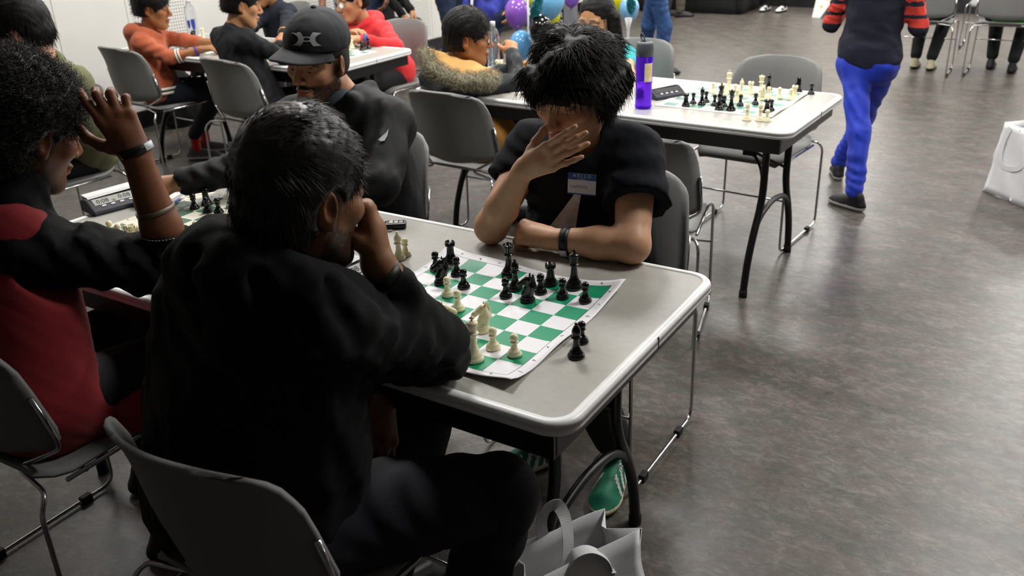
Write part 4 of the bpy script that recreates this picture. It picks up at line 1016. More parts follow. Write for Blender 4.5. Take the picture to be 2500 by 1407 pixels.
    va = Vol(A(-.05, .0, .74), A(.36, .42, 1.12), .0034)
    va.rc(shR, elR, .050, .042, .02); va.rc(elR, elR+(wrR-elR)*.35, .042, .041, .02); va.rc(elR+(wrR-elR)*.35, wrR, .041, .026, .02)
    vb = Vol(A(.09, .05, .735), A(.50, .40, .93), .0034)
    vb.rc(A(.385, .28, .88), elL, .050, .043, .02); vb.rc(elL, elL+(wrL-elL)*.4, .043, .040, .02); vb.rc(elL+(wrL-elL)*.4, wrL, .040, .027, .02)
    hand(va, wrR, A(.62, -.10, .62), A(.18, .92, -.10), 1, 1.02, ((.10, .22, .2), (.12, .25, .22), (.12, .25, .2), (.10, .22, .2)), .10, (.45, .35, .75), (.2, .2)) if False else None
    # right hand laid over the mouth, fingers to the image right
    d = nrm(A(.84, .03, .46)); n = nrm(A(-.05, .97, .05)); hand(va, wrR+A(.002, 0, .004), d, n, -1 if np.cross(d, n)[2] < 0 else 1, 1.03, ((.0, .20, .2), (.1, .22, .15), (.15, .25, .15), (.2, .25, .15)), .075, (.55, .55, .55), (.2, .2), .88)
    hand(vb, wrL+A(-.002, 0, .004), A(-.97, -.05, .05), A(.05, .55, -.8), -1, 1., ((1.1, 1.3, .8),)*4, .02, (.3, .7, .5), (.4, .5))
    vc = core([([neck, A(.19, .45, .55)], .06), ([neck, shR, elR], .035), ([neck, shL, A(.385, .28, .88), elL], .035)])
    vol_mesh('body', [vh, va, vb, vc], 'skin', e, skin_fn(H, 'c99a7a'))
    # ---- curly mop of hair
    hv = Vol(H.C-A(.24, .24, .20), H.C+A(.24, .24, .26), .0055); rg = np.random.default_rng(5)
    hv.ell(H.w(0, -.018, .050), A(.098, .112, .092), H.M, .03); hv.ell(H.w(0, -.070, .010), A(.085, .055, .07), H.M, .03)
    for k in range(30):
        a = rg.uniform(0, 2*pi); el = rg.uniform(-.15, 1.1); dv = A(cos(a)*cos(el), sin(a)*cos(el), sin(el)); p = H.w(*(dv*A(.094, .106, .088)+A(0, -.018, .048))); hv.ell(p, A(1, 1, 1)*rg.uniform(.014, .024), None, .03)
    for x in np.linspace(-.075, .075, 8): hv.rc(H.w(x, .088-abs(x)*.45, .075), H.w(x+.012, .098-abs(x)*.5, .030-rg.uniform(0, .014)+.012), .020, .010, .012)
    for sx in (-1, 1):
        for k in range(5): hv.rc(H.w(sx*.095, .03-.03*k, .03), H.w(sx*(.098+.01*rg.uniform()), .030-.032*k, -.002-.02*rg.uniform()), .020, .013, .015)
    hv.noise(.002, 70, 8, 2)
    hv.ell(H.w(0, .088, -.058), A(.072, .066, .082), H.M, .01, 's')
    part = H.w(.01, .0, .15)
    def flow(p, nm):
        L = H.loc(p); o = np.stack([L[:, 0]*9, (L[:, 1]+.01)*8, -.45*np.clip((.125-L[:, 2])/.05, 0, 1)-1.1*np.clip(.10-L[:, 2], 0, .2)*6], -1)+1e-4; o /= np.linalg.norm(o, axis=1)[:, None]; return o@H.M
    hair('hair', hv, 'hair_black', e, 9500, .050, .0013, 9, flow, .35, .004, 65, .17, .08, 6, clump=.32, cscale=40, tangent=1., ncen=H.w(0, -.018, .04), keep=lambda p: ~((H.loc(p)[:, 1] > .045) & (H.loc(p)[:, 2] < .065)))
    # ---- wrist bands
    ax = nrm(wrL-elL); band(e, 'wrist_band', wrL-ax*.045, ax, .0335, .022, 'band_black', .002); w2 = band(e, 'band_label', wrL-ax*.045+A(0, -.004, -.006), ax, .0335, .019, 'band_white', .0012)
    for p_ in [w2]:   # only the lower front quarter is white
        bm = bmesh.new(); bm.from_mesh(p_.data); c = wrL-ax*.045
        bmesh.ops.delete(bm, geom=[f for f in bm.faces if not (f.calc_center_median().z < c[2]-.012 and f.calc_center_median().y < c[1]+.01)], context='FACES'); bm.to_mesh(p_.data); bm.free()
    # ---- name tag
    tc_ = A(.262, .203, .915); xr = nrm(A(1, .02, .02)); yu = nrm(A(-.02, .34, .94)); return e, tc_, xr, yu
ym, tc_, xr_, yu_ = young_man()
# ================================================================== PERSON IN THE RED VEST (near side, raised hand)
mat('vest_red', '86181f', .85, sheen=.05, bump=.25, bscale=500, var=.12, vscale=10); mat('shirt_black', '0a0a0c', .82, spec=.25, bump=.2, bscale=500, var=.1)
mat('bracelet', '7a7064', .35, metal=.7, bump=.6, bscale=900); mat('stitch', 'c9c4ba', .7)
def red_vest():
    e = person('person with an afro, red vest over black shirt, hand raised to brow', 0)
    H = Head(A(-.668, -.632, 1.142), (.06, .95, -.34), .10, 1.04); neck = A(-.69, -.71, 1.0)
    shR, shL = A(-.605, -.745, .92), A(-.915, -.70, .94); elR, wrR = A(-.430, -.500, .812), A(-.447, -.530, 1.085)
    # shirt sleeves, collar
    v = Vol((-1.08, -.86, .72), (-.30, -.38, 1.10), .0072)
    v.rc(shR, elR, .075, .066, .03, 'u', (.005, 70, 0)); v.rc(elR+A(0, 0, -.005), elR+A(.0, -.006, .075), .062, .052, .03, 'u', (.003, 90, 1)); v.rc(elR+A(0, -.006, .06), elR+A(.0, -.008, .092), .053, .054, .01)
    v.rc(shR, A(-.68, -.72, .95), .066, .055, .05); v.rc(shL, A(-.80, -.72, .95), .066, .055, .05); v.rc(shL, A(-.98, -.58, .76), .072, .055, .03)
    v.rc(neck+A(-.04, -.01, -.02), neck+A(-.02, .03, .055), .066, .058, .03); v.rc(neck+A(.04, -.01, -.02), neck+A(.03, .035, .05), .066, .056, .03)
    v.rc(A(-.70, -.72, .75), A(-.70, -.72, .93), .12, .10, .05)
    v.noise(.0035, 17, 21, 3)
    c = elR+A(0, -.008, .092); v.rc(c-A(0, 0, .03), c+A(0, 0, .06), .040, .044, .004, 's')
    x, y, z = v.ax; zz = z[None, None]; rr = np.sqrt((x[:, None, None]-c[0])**2+(y[None, :, None]-c[1])**2); v.f = np.where((rr < .08) & (zz > .87), np.maximum(v.f, (zz-c[2]-.004).astype(np.float32)), v.f)
    sh = vol_mesh('shirt', v, 'shirt_black', e)
    t = np.linspace(0, 2*pi, 44, endpoint=False)
    np_obj('cuff_stitching', join_np([sweep([c+A(cos(q)*.0545, sin(q)*.0545, .003), c+A(cos(q+.09)*.0545, sin(q+.09)*.0545, .003)], circ(.0009, 4)) for q in t]), 'stitch', sh)
    box('cuff_button', tuple(c+A(.052, -.012, -.035)), (.004, .006, .012), 'band_white', sh)
    # vest
    v = Vol((-1.02, -.99, .44), (-.44, -.50, 1.02), .008)
    v.rc(A(-.80, -.80, .55), A(-.79, -.735, .92), .125, .085, .08); v.rc(A(-.60, -.79, .55), A(-.625, -.735, .915), .125, .085, .08); v.rc(A(-.70, -.79, .55), A(-.71, -.73, .92), .13, .10, .08)
    v.rc(A(-.605, -.75, .955), A(-.70, -.775, .985), .062, .066, .04); v.rc(A(-.86, -.75, .96), A(-.72, -.775, .985), .062, .066, .04)
    v.rc(A(-.62, -.70, .50), A(-.47, -.60, .47), .10, .06, .05)
    v.noise(.003, 14, 31, 3)
    v.rc(shR+A(.055, .01, -.03), shR+A(.14, .05, -.08), .068, .08, .01, 's'); v.rc(shL+A(-.02, .0, -.01), shL+A(-.12, .05, -.06), .075, .08, .01, 's'); v.rc(neck+A(0, .02, .0), neck+A(.02, .08, .08), .07, .08, .01, 's')
    vol_mesh('vest', v, 'vest_red', e)
    # trousers + shoes
    v = Vol((-1.0, -1.0, .06), (-.36, -.22, .66), .010)
    v.rc(A(-.80, -.78, .52), A(-.82, -.36, .53), .105, .075, .05); v.rc(A(-.60, -.78, .52), A(-.52, -.38, .53), .105, .075, .05)
    v.rc(A(-.82, -.36, .53), A(-.84, -.42, .12), .075, .055, .03); v.rc(A(-.52, -.38, .53), A(-.54, -.56, .12), .075, .055, .03)
    vol_mesh('trousers', v, 'trousers_black', e)
    shoe(e, (-.555, -.66, 0), (-.50, -.40, 0), 'band_black', 'rubber', h=.007); shoe(e, (-.845, -.50, 0), (-.83, -.23, 0), 'band_black', 'rubber', h=.008)
    # skin
    vh = Vol(H.C-A(.17, .17, .19), H.C+A(.17, .17, .17), .0034); H.sdf(vh, neck, .055, nose=1.1, lips=1.2)
    va = Vol(A(-.60, -.66, .84), A(-.34, -.36, 1.32), .0028)
    va.rc(elR+A(0, 0, .03), elR+(wrR-elR)*.40, .044, .043, .02); va.rc(elR+(wrR-elR)*.40, wrR, .043, .031, .02)
    d = nrm(A(-.34, -.12, .92)); n = nrm(A(-.74, .62, -.15))
    hand(va, wrR+A(0, 0, .008), d, n, 1, 1.12, ((.35, .40, .25), (.25, 1.0, .6), (.30, 1.1, .6), (.36, 1.15, .6)), .13, (.70, .45, .40), (.30, .40))
    vc = core([([neck, A(-.70, -.75, .55)], .06), ([shL, shR, elR, elR+A(0, 0, .06)], .035), ([A(-.70, -.72, .96), shR], .04), ([A(-.70, -.72, .96), shL], .04)])
    vol_mesh('body', [vh, va, vc], 'skin', e, skin_fn(H, '7a4c33', beard=.55, bcol='1a110c', must=.4, cheeks=.03))
    # afro
    hv = Vol(H.C-A(.22, .22, .18), H.C+A(.22, .22, .24), .006); hv.ell(H.w(0, -.032, .062), A(.118, .124, .108)*1.0, H.M, .03); hv.ell(H.w(0, -.075, -.01), A(.10, .065, .075), H.M, .04); hv.noise(.005, 60, 9, 3)
    hv.ell(H.w(0, .093, -.055), A(.078, .076, .096), H.M, .012, 's')
    for s_ in (-1, 1): hv.ell(H.w(s_*.105, .008, -.016), A(.042, .036, .048), H.M, .008, 's')
    hv.cut(H.w(0, -.05, -.075), -H.M[2])
    hair('hair', hv, 'hair_soft', e, 7500, .026, .0009, 8, None, 0., .005, 330, .8, .55, 9, keep=lambda p: np.linalg.norm(p-H.w(.098, .008, -.016), axis=1) > .055)
    ax = nrm(wrR-elR)
    bw = wrR+A(-.002, .002, .020); band(e, 'wrist_band', bw, nrm(d+A(.10, 0, 0)), .036, .019, 'band_black', .002, 1.0, ref=(1, 0, 0)); bt = band(e, 'band_label', bw, nrm(d+A(.10, 0, 0)), .0365, .016, 'band_white', .0022, 1.0, ref=(1, 0, 0))
    bm = bmesh.new(); bm.from_mesh(bt.data); bmesh.ops.delete(bm, geom=[f for f in bm.faces if not ((f.calc_center_median().x-bw[0])*.84+(f.calc_center_median().y-bw[1])*.54 > .031)], context='FACES'); bm.to_mesh(bt.data); bm.free()
    band(e, 'bracelet', elR+(wrR-elR)*.55, nrm(ax+A(-.12, .0, 0)), .041, .010, 'bracelet', .003)
    return e
red_vest()

# ================================================================== MAN WITH THE BLACK CAP (far side)
mat('jacket_black', '0d0d0f', .62, spec=.3, bump=.25, bscale=450, var=.1, vscale=12); mat('cap_navy', '10131a', .7, bump=.3, bscale=900, var=.08); mat('logo_grey', 'a9acb1', .45); mat('shirt_grey', '3c4650', .8)
def cap_man():
    e = person('bearded man in a black cap and black jacket reaching towards the clock', 0)
    H = Head(A(-.812, .440, 1.114), (.10, -.97, -.15), -.11, 1.06); neck = A(-.785, .515, .975)
    shR, shL = A(-.945, .44, .905), A(-.585, .50, .92); elR, wrR = A(-.870, .155, .835), A(-.985, -.02, .812); elL = A(-.500, .330, .775)
    v = Vol((-1.12, -.06, .46), (-.38, .72, 1.06), .0078)
    v.rc(A(-.88, .56, .52), A(-.86, .50, .86), .14, .11, .08); v.rc(A(-.68, .56, .52), A(-.67, .52, .87), .14, .11, .08); v.rc(A(-.78, .55, .55), A(-.76, .49, .88), .14, .12, .08)
    v.rc(shR, A(-.82, .50, .95), .078, .070, .05); v.rc(shL, A(-.70, .52, .955), .080, .070, .05)
    v.rc(shR, elR, .074, .058, .03, 'u', (.004, 70, 0)); v.rc(elR, elR+(wrR-elR)*.95, .056, .044, .03, 'u', (.003, 80, 0))
    v.rc(shL, elL, .080, .066, .03, 'u', (.004, 60, 1)); v.rc(elL, A(-.64, .13, .785), .062, .046, .03, 'u', (.004, 60, 1))
    for a, b in ((A(-.83, .46, .955), A(-.815, .43, 1.0)), (A(-.83, .54, .965), A(-.82, .545, 1.01)), (A(-.71, .56, .97), A(-.70, .56, 1.02)), (A(-.69, .47, .965), A(-.69, .44, 1.005))): v.rc(a, b, .030, .020, .03)
    v.noise(.0022, 16, 41, 3); v.rc(neck+A(0, -.03, .01), neck+A(-.005, -.06, .10), .060, .070, .01, 's'); v.rc(neck+A(-.005, -.10, -.03), neck+A(-.005, -.08, .05), .022, .05, .01, 's')
    ax = nrm(wrR-elR); v.rc(wrR-ax*.02, wrR+ax*.05, .026, .028, .004, 's')
    J = vol_mesh('jacket', v, 'jacket_black', e)
    v = Vol(neck-A(.11, .15, .12), neck+A(.11, .1, .06), .007); v.rc(neck+A(0, -.03, -.06), neck+A(0, -.035, .0), .075, .062, .03); vol_mesh('collar', v, 'shirt_grey', e)
    v = Vol((-1.0, .05, .06), (-.56, .70, .62), .011); v.rc(A(-.87, .54, .52), A(-.88, .14, .53), .10, .072, .05); v.rc(A(-.69, .54, .52), A(-.66, .16, .53), .10, .072, .05); v.rc(A(-.88, .14, .53), A(-.88, .20, .12), .072, .055, .03); v.rc(A(-.66, .16, .53), A(-.66, .24, .12), .072, .055, .03); vol_mesh('trousers', v, 'trousers_black', e)
    shoe(e, (-.88, .27, 0), (-.90, 0, 0), 'band_black', 'rubber', h=.01); shoe(e, (-.66, .31, 0), (-.64, .04, 0), 'band_black', 'rubber', h=.01)
    vh = Vol(H.C-A(.17, .18, .19), H.C+A(.17, .17, .17), .0034); H.sdf(vh, neck, .057, nose=1.15)
    va = Vol(A(-1.24, -.24, .74), A(-.90, .06, .92), .0034); hand(va, wrR+ax*.012, A(-.88, -.45, -.06), A(-.1, .15, -.98), 1, 1.04, ((.35, .6, .4), (.5, .8, .5), (.6, .9, .5), (.7, .9, .5)), .04, (.45, .75, .25), (.2, .2)); va.rc(elR, wrR, .04, .029, .01)
    vc = core([([neck, A(-.78, .55, .55)], .06), ([neck, shR, elR, wrR], .026), ([neck, shL, elL, A(-.64, .13, .785)], .026)])
    vol_mesh('body', [vh, va, vc], 'skin', e, skin_fn(H, 'ad7d60', beard=.92, must=1.))
    for s_ in (-1, 1): eye(e, H, s_)
    hc = hair_cap(H, .006, .006, bottom=-.06); hair('hair', hc, 'hair_soft', e, 600, .006, .0008, 4, None, 0, 0, 0, .8, .3)
    # cap: crown, brim, button, emblem
    cv = Vol(H.C-.17, H.C+.18, .0045); cv.ell(H.w(0, -.010, .062), A(.093, .114, .098)*H.s, H.M, .02); cv.cut(H.w(0, .02, .050), nrm(-H.M[2]+.10*H.M[1])); cv.noise(.0006, 40, 3, 2)
    cap = vol_mesh('cap', cv, 'cap_navy', e)
    us = np.linspace(-1, 1, 21); vs = np.linspace(0, 1, 9); P = np.zeros((21, 9, 3))
    for i, u in enumerate(us):
        for j, q in enumerate(vs):
            a = u*1.15; x0 = .093*sin(a); y0 = -.010+.112*cos(a); L = .084*(1-abs(u)**2.6)+.002; P[i, j] = H.w(x0*(1+.10*q), y0+L*q, .058+.004*q-.008*q*q-.030*(abs(x0)/.09)**2*(.4+.6*q)+.006*(1-abs(u)))
    np_obj('brim', shell(P, .004), 'cap_navy', cap)
    bt = H.w(0, -.012, .062+.0985); lathe('cap_button', [(0, .006), (.006, .005), (.009, .002), (.009, -.003)], 'cap_navy', cap, 12).matrix_local = frame4(bt, H.M[0], H.M[1])
    # emblem: two crossing arcs with a ring between them
    tr = bvh(cap); q, nm = hit(cap, 749, 96, tr)
    if q is not None:
        xr = nrm(RC[0]-nm*(RC[0]@nm)); up = np.cross(nm, xr); parts = []
        def arc(cx, sgn):
            o = []; n = 13
            for t in np.linspace(-1, 1, n): o.append((cx+sgn*(.0085-.0062*(t*t)**.6*0-.0105*t*t)*-1, t*.0125))
            return o
        S_ = .046
        for sg in (-1, 1):
            pts_o = [(sg*(.33+.62*t*t), t) for t in np.linspace(-1, 1, 17)]; pts_i = [(sg*(.06+.45*t*t) if abs(t) > .3 else sg*(.06+.45*t*t), t) for t in np.linspace(1, -1, 17)]
            lo = np.array([(sg*(.20+.24*t*t), t*.46) for t in np.linspace(-1, 1, 17)]); hi = np.array([(sg*(.56+.44*t*t), t*.46*(1-.12*t*t)) for t in np.linspace(-1, 1, 17)])
            V = np.vstack([lo, hi])*S_; W3 = np.array([hit(cap, *(lambda r: (1250+F*r[0]/r[2], 703.5+F*r[1]/r[2]))(RC@(q+xr*a+up*b-CAM)), tr)[0] for a, b in V]); ok = W3
            n = 17; Fc = np.array([[i, i+1, n+i+1, n+i] for i in range(n-1)]); parts.append((W3+nm*.0016, Fc))
        ring = [];
        for k in np.linspace(0, 2*pi, 24, endpoint=False):
            for rr in (1., .60):
                pt = q+xr*cos(k)*S_*.40*rr+up*sin(k)*S_*.17*rr; r_ = RC@(pt-CAM); ring.append(hit(cap, 1250+F*r_[0]/r_[2], 703.5+F*r_[1]/r_[2], tr)[0]+nm*.0017)
        n = 24; parts.append((np.array(ring), np.array([[2*i, 2*((i+1) % n), 2*((i+1) % n)+1, 2*i+1] for i in range(n)])))
        np_obj('emblem', join_np(parts), 'logo_grey', cap, True)
    # sail-shaped mark on the sleeve
    q, nm = hit(J, 937, 333)
    if q is not None:
        xr = nrm(RC[0]-nm*(RC[0]@nm)); up = np.cross(nm, xr); S_ = .029
        for pl in ([(-.42, -.78), (.10, -.60), (.36, .05), (.46, .95), (.05, .10)], [(-.62, -.62), (-.35, -.62), (.05, .02), (.30, .55), (-.10, .05)]):
            me = bpy.data.meshes.new('sleeve_mark'); me.from_pydata([tuple(q+(xr*a+up*b)*S_+nm*.004) for a, b in pl], [], [tuple(range(len(pl)))]); me.update(); link('sleeve_mark', me, 'logo_grey', J, False)
    return e
cap_man()

# name tag on the young man's shirt
def name_tag():
    t = [o for o in COL.objects if o.parent == ym and o.name.startswith('t_shirt')][0]
    q, nm = hit(t, 1422, 449)
    if q is None: q, nm = tc_, A(0, -1, .2)
    nm = nrm(nm*.6+A(0, -.9, .25)*.4); xr = nrm(RC[0]-nm*(RC[0]@nm)); up = np.cross(nm, xr); o = q+nm*.006
    e = empty('name_tag', (0, 0, 0), 0, 'white and blue HELLO my name is sticker on a navy T-shirt', 'name tag')
    bm = bmesh.new(); box_bm(bm, (0, 0, 0), (.075, .056, .0006), 0, 0); bmesh.ops.transform(bm, matrix=frame4(o, xr, up), verts=bm.verts); bm_obj('sticker', bm, 'tag_white', e)
    for dy, hh in ((.0195, .017), (-.0263, .0034)):
        bm = bmesh.new(); box_bm(bm, (0, dy, .0004), (.075, hh, .0006)); bmesh.ops.transform(bm, matrix=frame4(o, xr, up), verts=bm.verts); bm_obj('blue_band', bm, 'tag_blue', e)
    z = np.cross(xr, up)
    text('hello', 'H E L L O', .0115, frame4(o+up*.0215+z*.001, xr, up), 'tag_white', e); text('hello', 'my name is', .0052, frame4(o+up*.0138+z*.001, xr, up), 'tag_white', e); text('handwriting', 'HAIFENG', .0115, frame4(o-xr*.008-up*.0075+z*.0006, nrm(xr+.06*up), up), 'pencil', e)
mat('pencil', '8b8c98', .7)
name_tag()

# ================================================================== PEOPLE AT THE OTHER TABLES
def top_body(v, pel, neck, shL, shR, right, fw, sc, k=.07, belly=1.):
    a, b = pel-right*.085*sc+A(0, 0, .03), pel+right*.085*sc+A(0, 0, .03); ch = neck-A(0, 0, .10*sc)
    v.rc(a, ch-right*.075*sc, .118*sc*belly, .090*sc, k); v.rc(b, ch+right*.075*sc, .118*sc*belly, .090*sc, k); v.rc(pel+A(0, 0, .04), ch, .125*sc*belly, .10*sc, k)
    for s_ in (shL, shR): v.rc(s_, neck-A(0, 0, .02*sc)+(s_-neck)*.35, .066*sc, .060*sc, .05)
def seated(label, pel, H, face, sc, top, legs, skin, hairm, handR=None, handL=None, shoes='band_black', h=.009, topname='sweater', slv=1., hairkw={}, face_kw={}, hood=None, curlR=.5, curlL=.5, knee=None, feet=None, foot_len=.24, hintR=None, hintL=None, matfn=None, hair_n=700, hair_len=.012, hh=.0055, nose=1., eyes=False, belly=1., lid=True, sole='rubber', socks=None, up=None):
    e = person(label, 0); pel = A(*pel); a = face; fw = A(sin(a), cos(a), 0); right = A(cos(a), -sin(a), 0)
    neck = H.w(0, -.045, -.118)-A(0, 0, .035*sc)
    if up is not None: neck = neck+A(*up)
    shR = neck+right*.155*sc-A(0, 0, .050*sc)-fw*.01; shL = neck-right*.155*sc-A(0, 0, .050*sc)-fw*.01
    hR = pel+right*.09*sc; hL = pel-right*.09*sc
    if knee is None: kn = .40*sc; kR = hR+fw*kn+right*.03; kL = hL+fw*kn-right*.03
    else: kR, kL = A(*knee[0]), A(*knee[1])
    if feet is None: fR = A(kR[0], kR[1], 0)-fw*.06; fL = A(kL[0], kL[1], 0)-fw*.06
    else: fR, fL = A(*feet[0]), A(*feet[1])
    arms = []
    for sh, hd, s_, hint in ((shR, handR, 1, hintR), (shL, handL, -1, hintL)):
        if hd is None: hd = pel+fw*.26*sc+right*s_*.12*sc+A(0, 0, .13)
        hd = A(*hd); el = ik(sh, hd, .25*sc, .22*sc, hint if hint is not None else (right*s_*.7-A(0, 0, .9)-fw*.1)); arms.append((sh, el, hd))
    P = [pel-.16, pel+.16, neck+.10, shR, shL]+[q for ar in arms for q in ar]; v = avol(P, .10*sc, h)
    top_body(v, pel, neck, shL, shR, right, fw, sc, belly=belly)
    for i, (sh, el, wr) in enumerate(arms):
        v.rc(sh, el, .062*sc, .050*sc, .03, 'u', (.003, 80, i))
        if slv > .55: v.rc(el, el+(wr-el)*min(1, (slv-.5)*2)*.96, .049*sc, .038*sc, .02, 'u', (.003, 90, i))
    if hood is not None:
        rg_ = catmull([neck+fw*.075*sc+right*.03*sc-A(0, 0, .03), neck+right*.085*sc+fw*.02+A(0, 0, .005), neck+right*.06*sc-fw*.075*sc+A(0, 0, .02), neck-fw*.10*sc+A(0, 0, .015), neck-right*.06*sc-fw*.075*sc+A(0, 0, .02), neck-right*.085*sc+fw*.02+A(0, 0, .005), neck+fw*.075*sc-right*.03*sc-A(0, 0, .03)], 3)
        for i in range(len(rg_)-1): v.rc(rg_[i], rg_[i+1], .030*sc*hood, .030*sc*hood, .02)
        v.rc(neck-fw*.11*sc, neck-fw*.12*sc-A(0, 0, .10), .05*sc*hood, .03*sc, .05)
    else: v.rc(neck-A(0, 0, .04), neck+A(0, 0, .012), .068*sc, .058*sc, .03)
    v.noise(.003, 18, hash(label) % 1000, 2)
    v.rc(neck+fw*.015+A(0, 0, .02), H.w(0, .02, -.09), .050*sc, .07*sc, .01, 's')
    tp = vol_mesh(topname, v, top if isinstance(top, list) else [top], e, None, matfn)
    v = avol([hR, hL, kR, kL, fR+A(0, 0, .1), fL+A(0, 0, .1)], .12, max(h, .010))
    for hp, kn, ft in ((hR, kR, fR), (hL, kL, fL)): v.rc(hp, kn, .092*sc, .066*sc, .04); v.rc(kn, ft+A(0, 0, .12 if socks is None else .17), .066*sc, .048*sc, .03)
    vol_mesh('trousers', v, legs, e)
    for ft, kn in ((fR, kR), (fL, kL)):
        fd = nrm(A(*(fw[:2]), 0)); shoe(e, ft-fd*.07, ft+fd*(foot_len-.07), shoes, sole, .042*sc, .075, .009)
        if socks:
            vs_ = avol([ft+A(0, 0, .05), ft+A(0, 0, .2)], .07, .009); vs_.rc(ft+A(0, 0, .06), ft+A(0, 0, .20), .036*sc, .036*sc, .01); vol_mesh('sock', vs_, socks, e)
    vh = Vol(H.C-.175, H.C+.165, .0048 if h < .010 else .006); H.sdf(vh, neck, .047*sc+.003, nose=nose, lid=lid); vols = [vh]
    for (sh, el, wr), s_, cu in zip(arms, (1, -1), (curlR, curlL)):
        d = nrm(wr-el); hv = avol([wr, wr+d*.15, el+(wr-el)*.3], .07, .0048); n = nrm(A(0, 0, -1.)-right*s_*.35); hand(hv, wr, nrm(d-A(0, 0, .1)), n, s_, .92*sc, ((cu, cu, cu*.8),)*4, .05, (.5, .6, .3)); hv.rc(el, wr, .036*sc, .026*sc, .01); vols.append(hv)
    vols.append(core([([neck, pel+A(0, 0, .05)], .05*sc), ([neck, *arms[0]], .022), ([neck, *arms[1]], .022)], .013))
    vol_mesh('body', vols, 'skin', e, skin_fn(H, skin, **face_kw))
    if hairm: hair('hair', hair_cap(H, hh, **hairkw), hairm, e, hair_n, hair_len, .0012, 5, None, .4, 0, 0, .5, .35, 5)
    if eyes:
        for s_ in (-1, 1): eye(e, H, s_)
    return e, tp, H, arms, neck
def D2(x, y, t): return PD(x, y, t)
mat('olive', '6f7050', .9, bump=.3, bscale=500, var=.06, vscale=12); mat('orange_fleece', 'a5502f', .9, sheen=.1, bump=.4, bscale=300, var=.10, vscale=20); mat('rib_white', 'ddd8d0', .85)
mat('blazer', '121317', .75, spec=.3, bump=.3, bscale=400, var=.1); mat('navy_knit', '121725', .9, var=.1); mat('red_fleece', 'd2252a', .85, sheen=.1, bump=.3, bscale=350, var=.06); mat('parka', '15181d', .55, spec=.35, bump=.3, bscale=120, var=.1); mat('tan_lining', 'c79a5c', .9, var=.06, bump=.3, bscale=400); mat('khaki_coat', '8a5f22', .85, var=.1, vscale=15, bump=.3, bscale=300)
mat('teal_knit', '2f9fa5', .9, bump=.3, bscale=700); mat('purple_band', '5d2f8f', .5); mat('navy_pants', '111522', .85, var=.1); mat('sock_red', 'b3261c', .85); mat('sneaker_grey', '55565a', .7); mat('fur', 'a59d84', .95, col2='7d7662', vscale=120)

# olive shirt, glasses
H = Head(PD(52, 78, 3.62), (-.75, -.62, -.28), .0, 1.06)
GM = seated('person in an olive T-shirt with straight black hair and glasses', (-2.66, .72, .52), H, pi+.15, 1.06, 'olive', 'trousers_black', 'c08f70', None, handL=(-2.62, .22, .80), handR=(-2.95, .25, .80), topname='t_shirt', slv=.5, h=.0085, hairkw=dict(thick=.020, bottom=-.078, top=.004, face=(.095, -.062), fr=(.072, .070, .098)), hh=.005)
hair('hair', hair_cap(H, .005, .018, face=(.098, -.060), fr=(.072, .072, .098), bottom=-.082, top=.004, noise=.001), 'hair_black', GM[0], 2600, .03, .0011, 5, lambda p, n: np.tile(A(.0, 0, -1.), (len(p), 1)), .3, 0, 0, .25, .2, 4)
glasses(GM[0], H)

# orange hoodie boy
H = Head(PY(372, 22, 1.91), (.80, .58, -.10), .0, .95)
stripe_c = A(-3.36, 1.93, .49)
def ob_m(P): return np.zeros(len(P))
OB = seated('boy in an orange hoodie with white striped cuffs, seen side-on', (-3.56, 1.86, .50), H, radians(52), .84, ['orange_fleece', 'rib_white'], 'navy_pants', '9c6842', None, handR=(-3.205, 1.93, .775), handL=(-3.30, 2.16, .775), hood=1.05, topname='hoodie', slv=.68, h=.0085, knee=((-3.28, 2.08, .50), (-3.40, 2.20, .50)), feet=((-3.62, 2.10, 0), (-3.72, 2.26, 0)), shoes='sneaker_grey', socks='sock_red', sole='rib_white',
    hairkw=dict(thick=.018, bottom=-.060, top=.006), eyes=True)
hair('hair', hair_cap(H, .005, .018, bottom=-.045, top=.010, face=(.098, -.058), fr=(.074, .066, .092), noise=.001), 'hair_black', OB[0], 1500, .016, .0012, 4, None, .4, 0, 0, .4, .3, 3)
def ring_band(parent, name, a, b, t0, r, w_, m): band(parent, name, a+(b-a)*t0, b-a, r, w_, m, .004)
for t in (.24, .33): ring_band(OB[0], 'cuff_stripe', OB[3][0][1], OB[3][0][2], t, .0395, .010, 'rib_white')
band(OB[0], 'wrist_band', OB[3][0][1]+(OB[3][0][2]-OB[3][0][1])*.88, OB[3][0][2]-OB[3][0][1], .0245, .014, 'purple_band')
for z, r in ((.548, .128), (.523, .131)):
    t = np.linspace(0, 2*pi, 40, endpoint=False); c = A(-3.545, 1.872, z); fw = A(sin(.9), cos(.9), 0); ri = A(cos(.9), -sin(.9), 0)
    np_obj('hem_stripe', sweep(np.array([c+fw*cos(q)*.112+ri*sin(q)*.168 for q in t]), [(-.012, -.007), (.006, -.007), (.006, .007), (-.012, .007)], True, up=(0, 0, 1)), 'rib_white', OB[1])

# blazer boy
H = Head(PY(590, 12, 1.86), (.60, .78, -.18), .0, .96)
BB = seated('boy in a black blazer, back turned, beside the orange hoodie boy', (-2.64, 1.83, .50), H, radians(14), .90, 'blazer', 'trousers_black', 'b98761', None, handR=(-2.42, 2.10, .79), handL=(-2.75, 2.16, .79), topname='blazer', h=.0085, hairkw=dict(thick=.012, bottom=-.052, top=.006))
hair('hair', hair_cap(H, .005, .013, bottom=-.05, top=.008, face=(.096, -.058)), 'hair_black', BB[0], 1200, .012, .0012, 4, None, .4, 0, 0, .4, .3, 3)
v = avol([BB[4]], .11, .007); v.rc(BB[4]-A(0, 0, .01), BB[4]+A(.008, .01, .035), .060, .052, .01); v.rc(BB[4]-A(0, 0, .02), BB[4]+A(.01, .012, .06), .050, .047, .01, 's'); vol_mesh('shirt_collar', v, 'rib_white', BB[0])

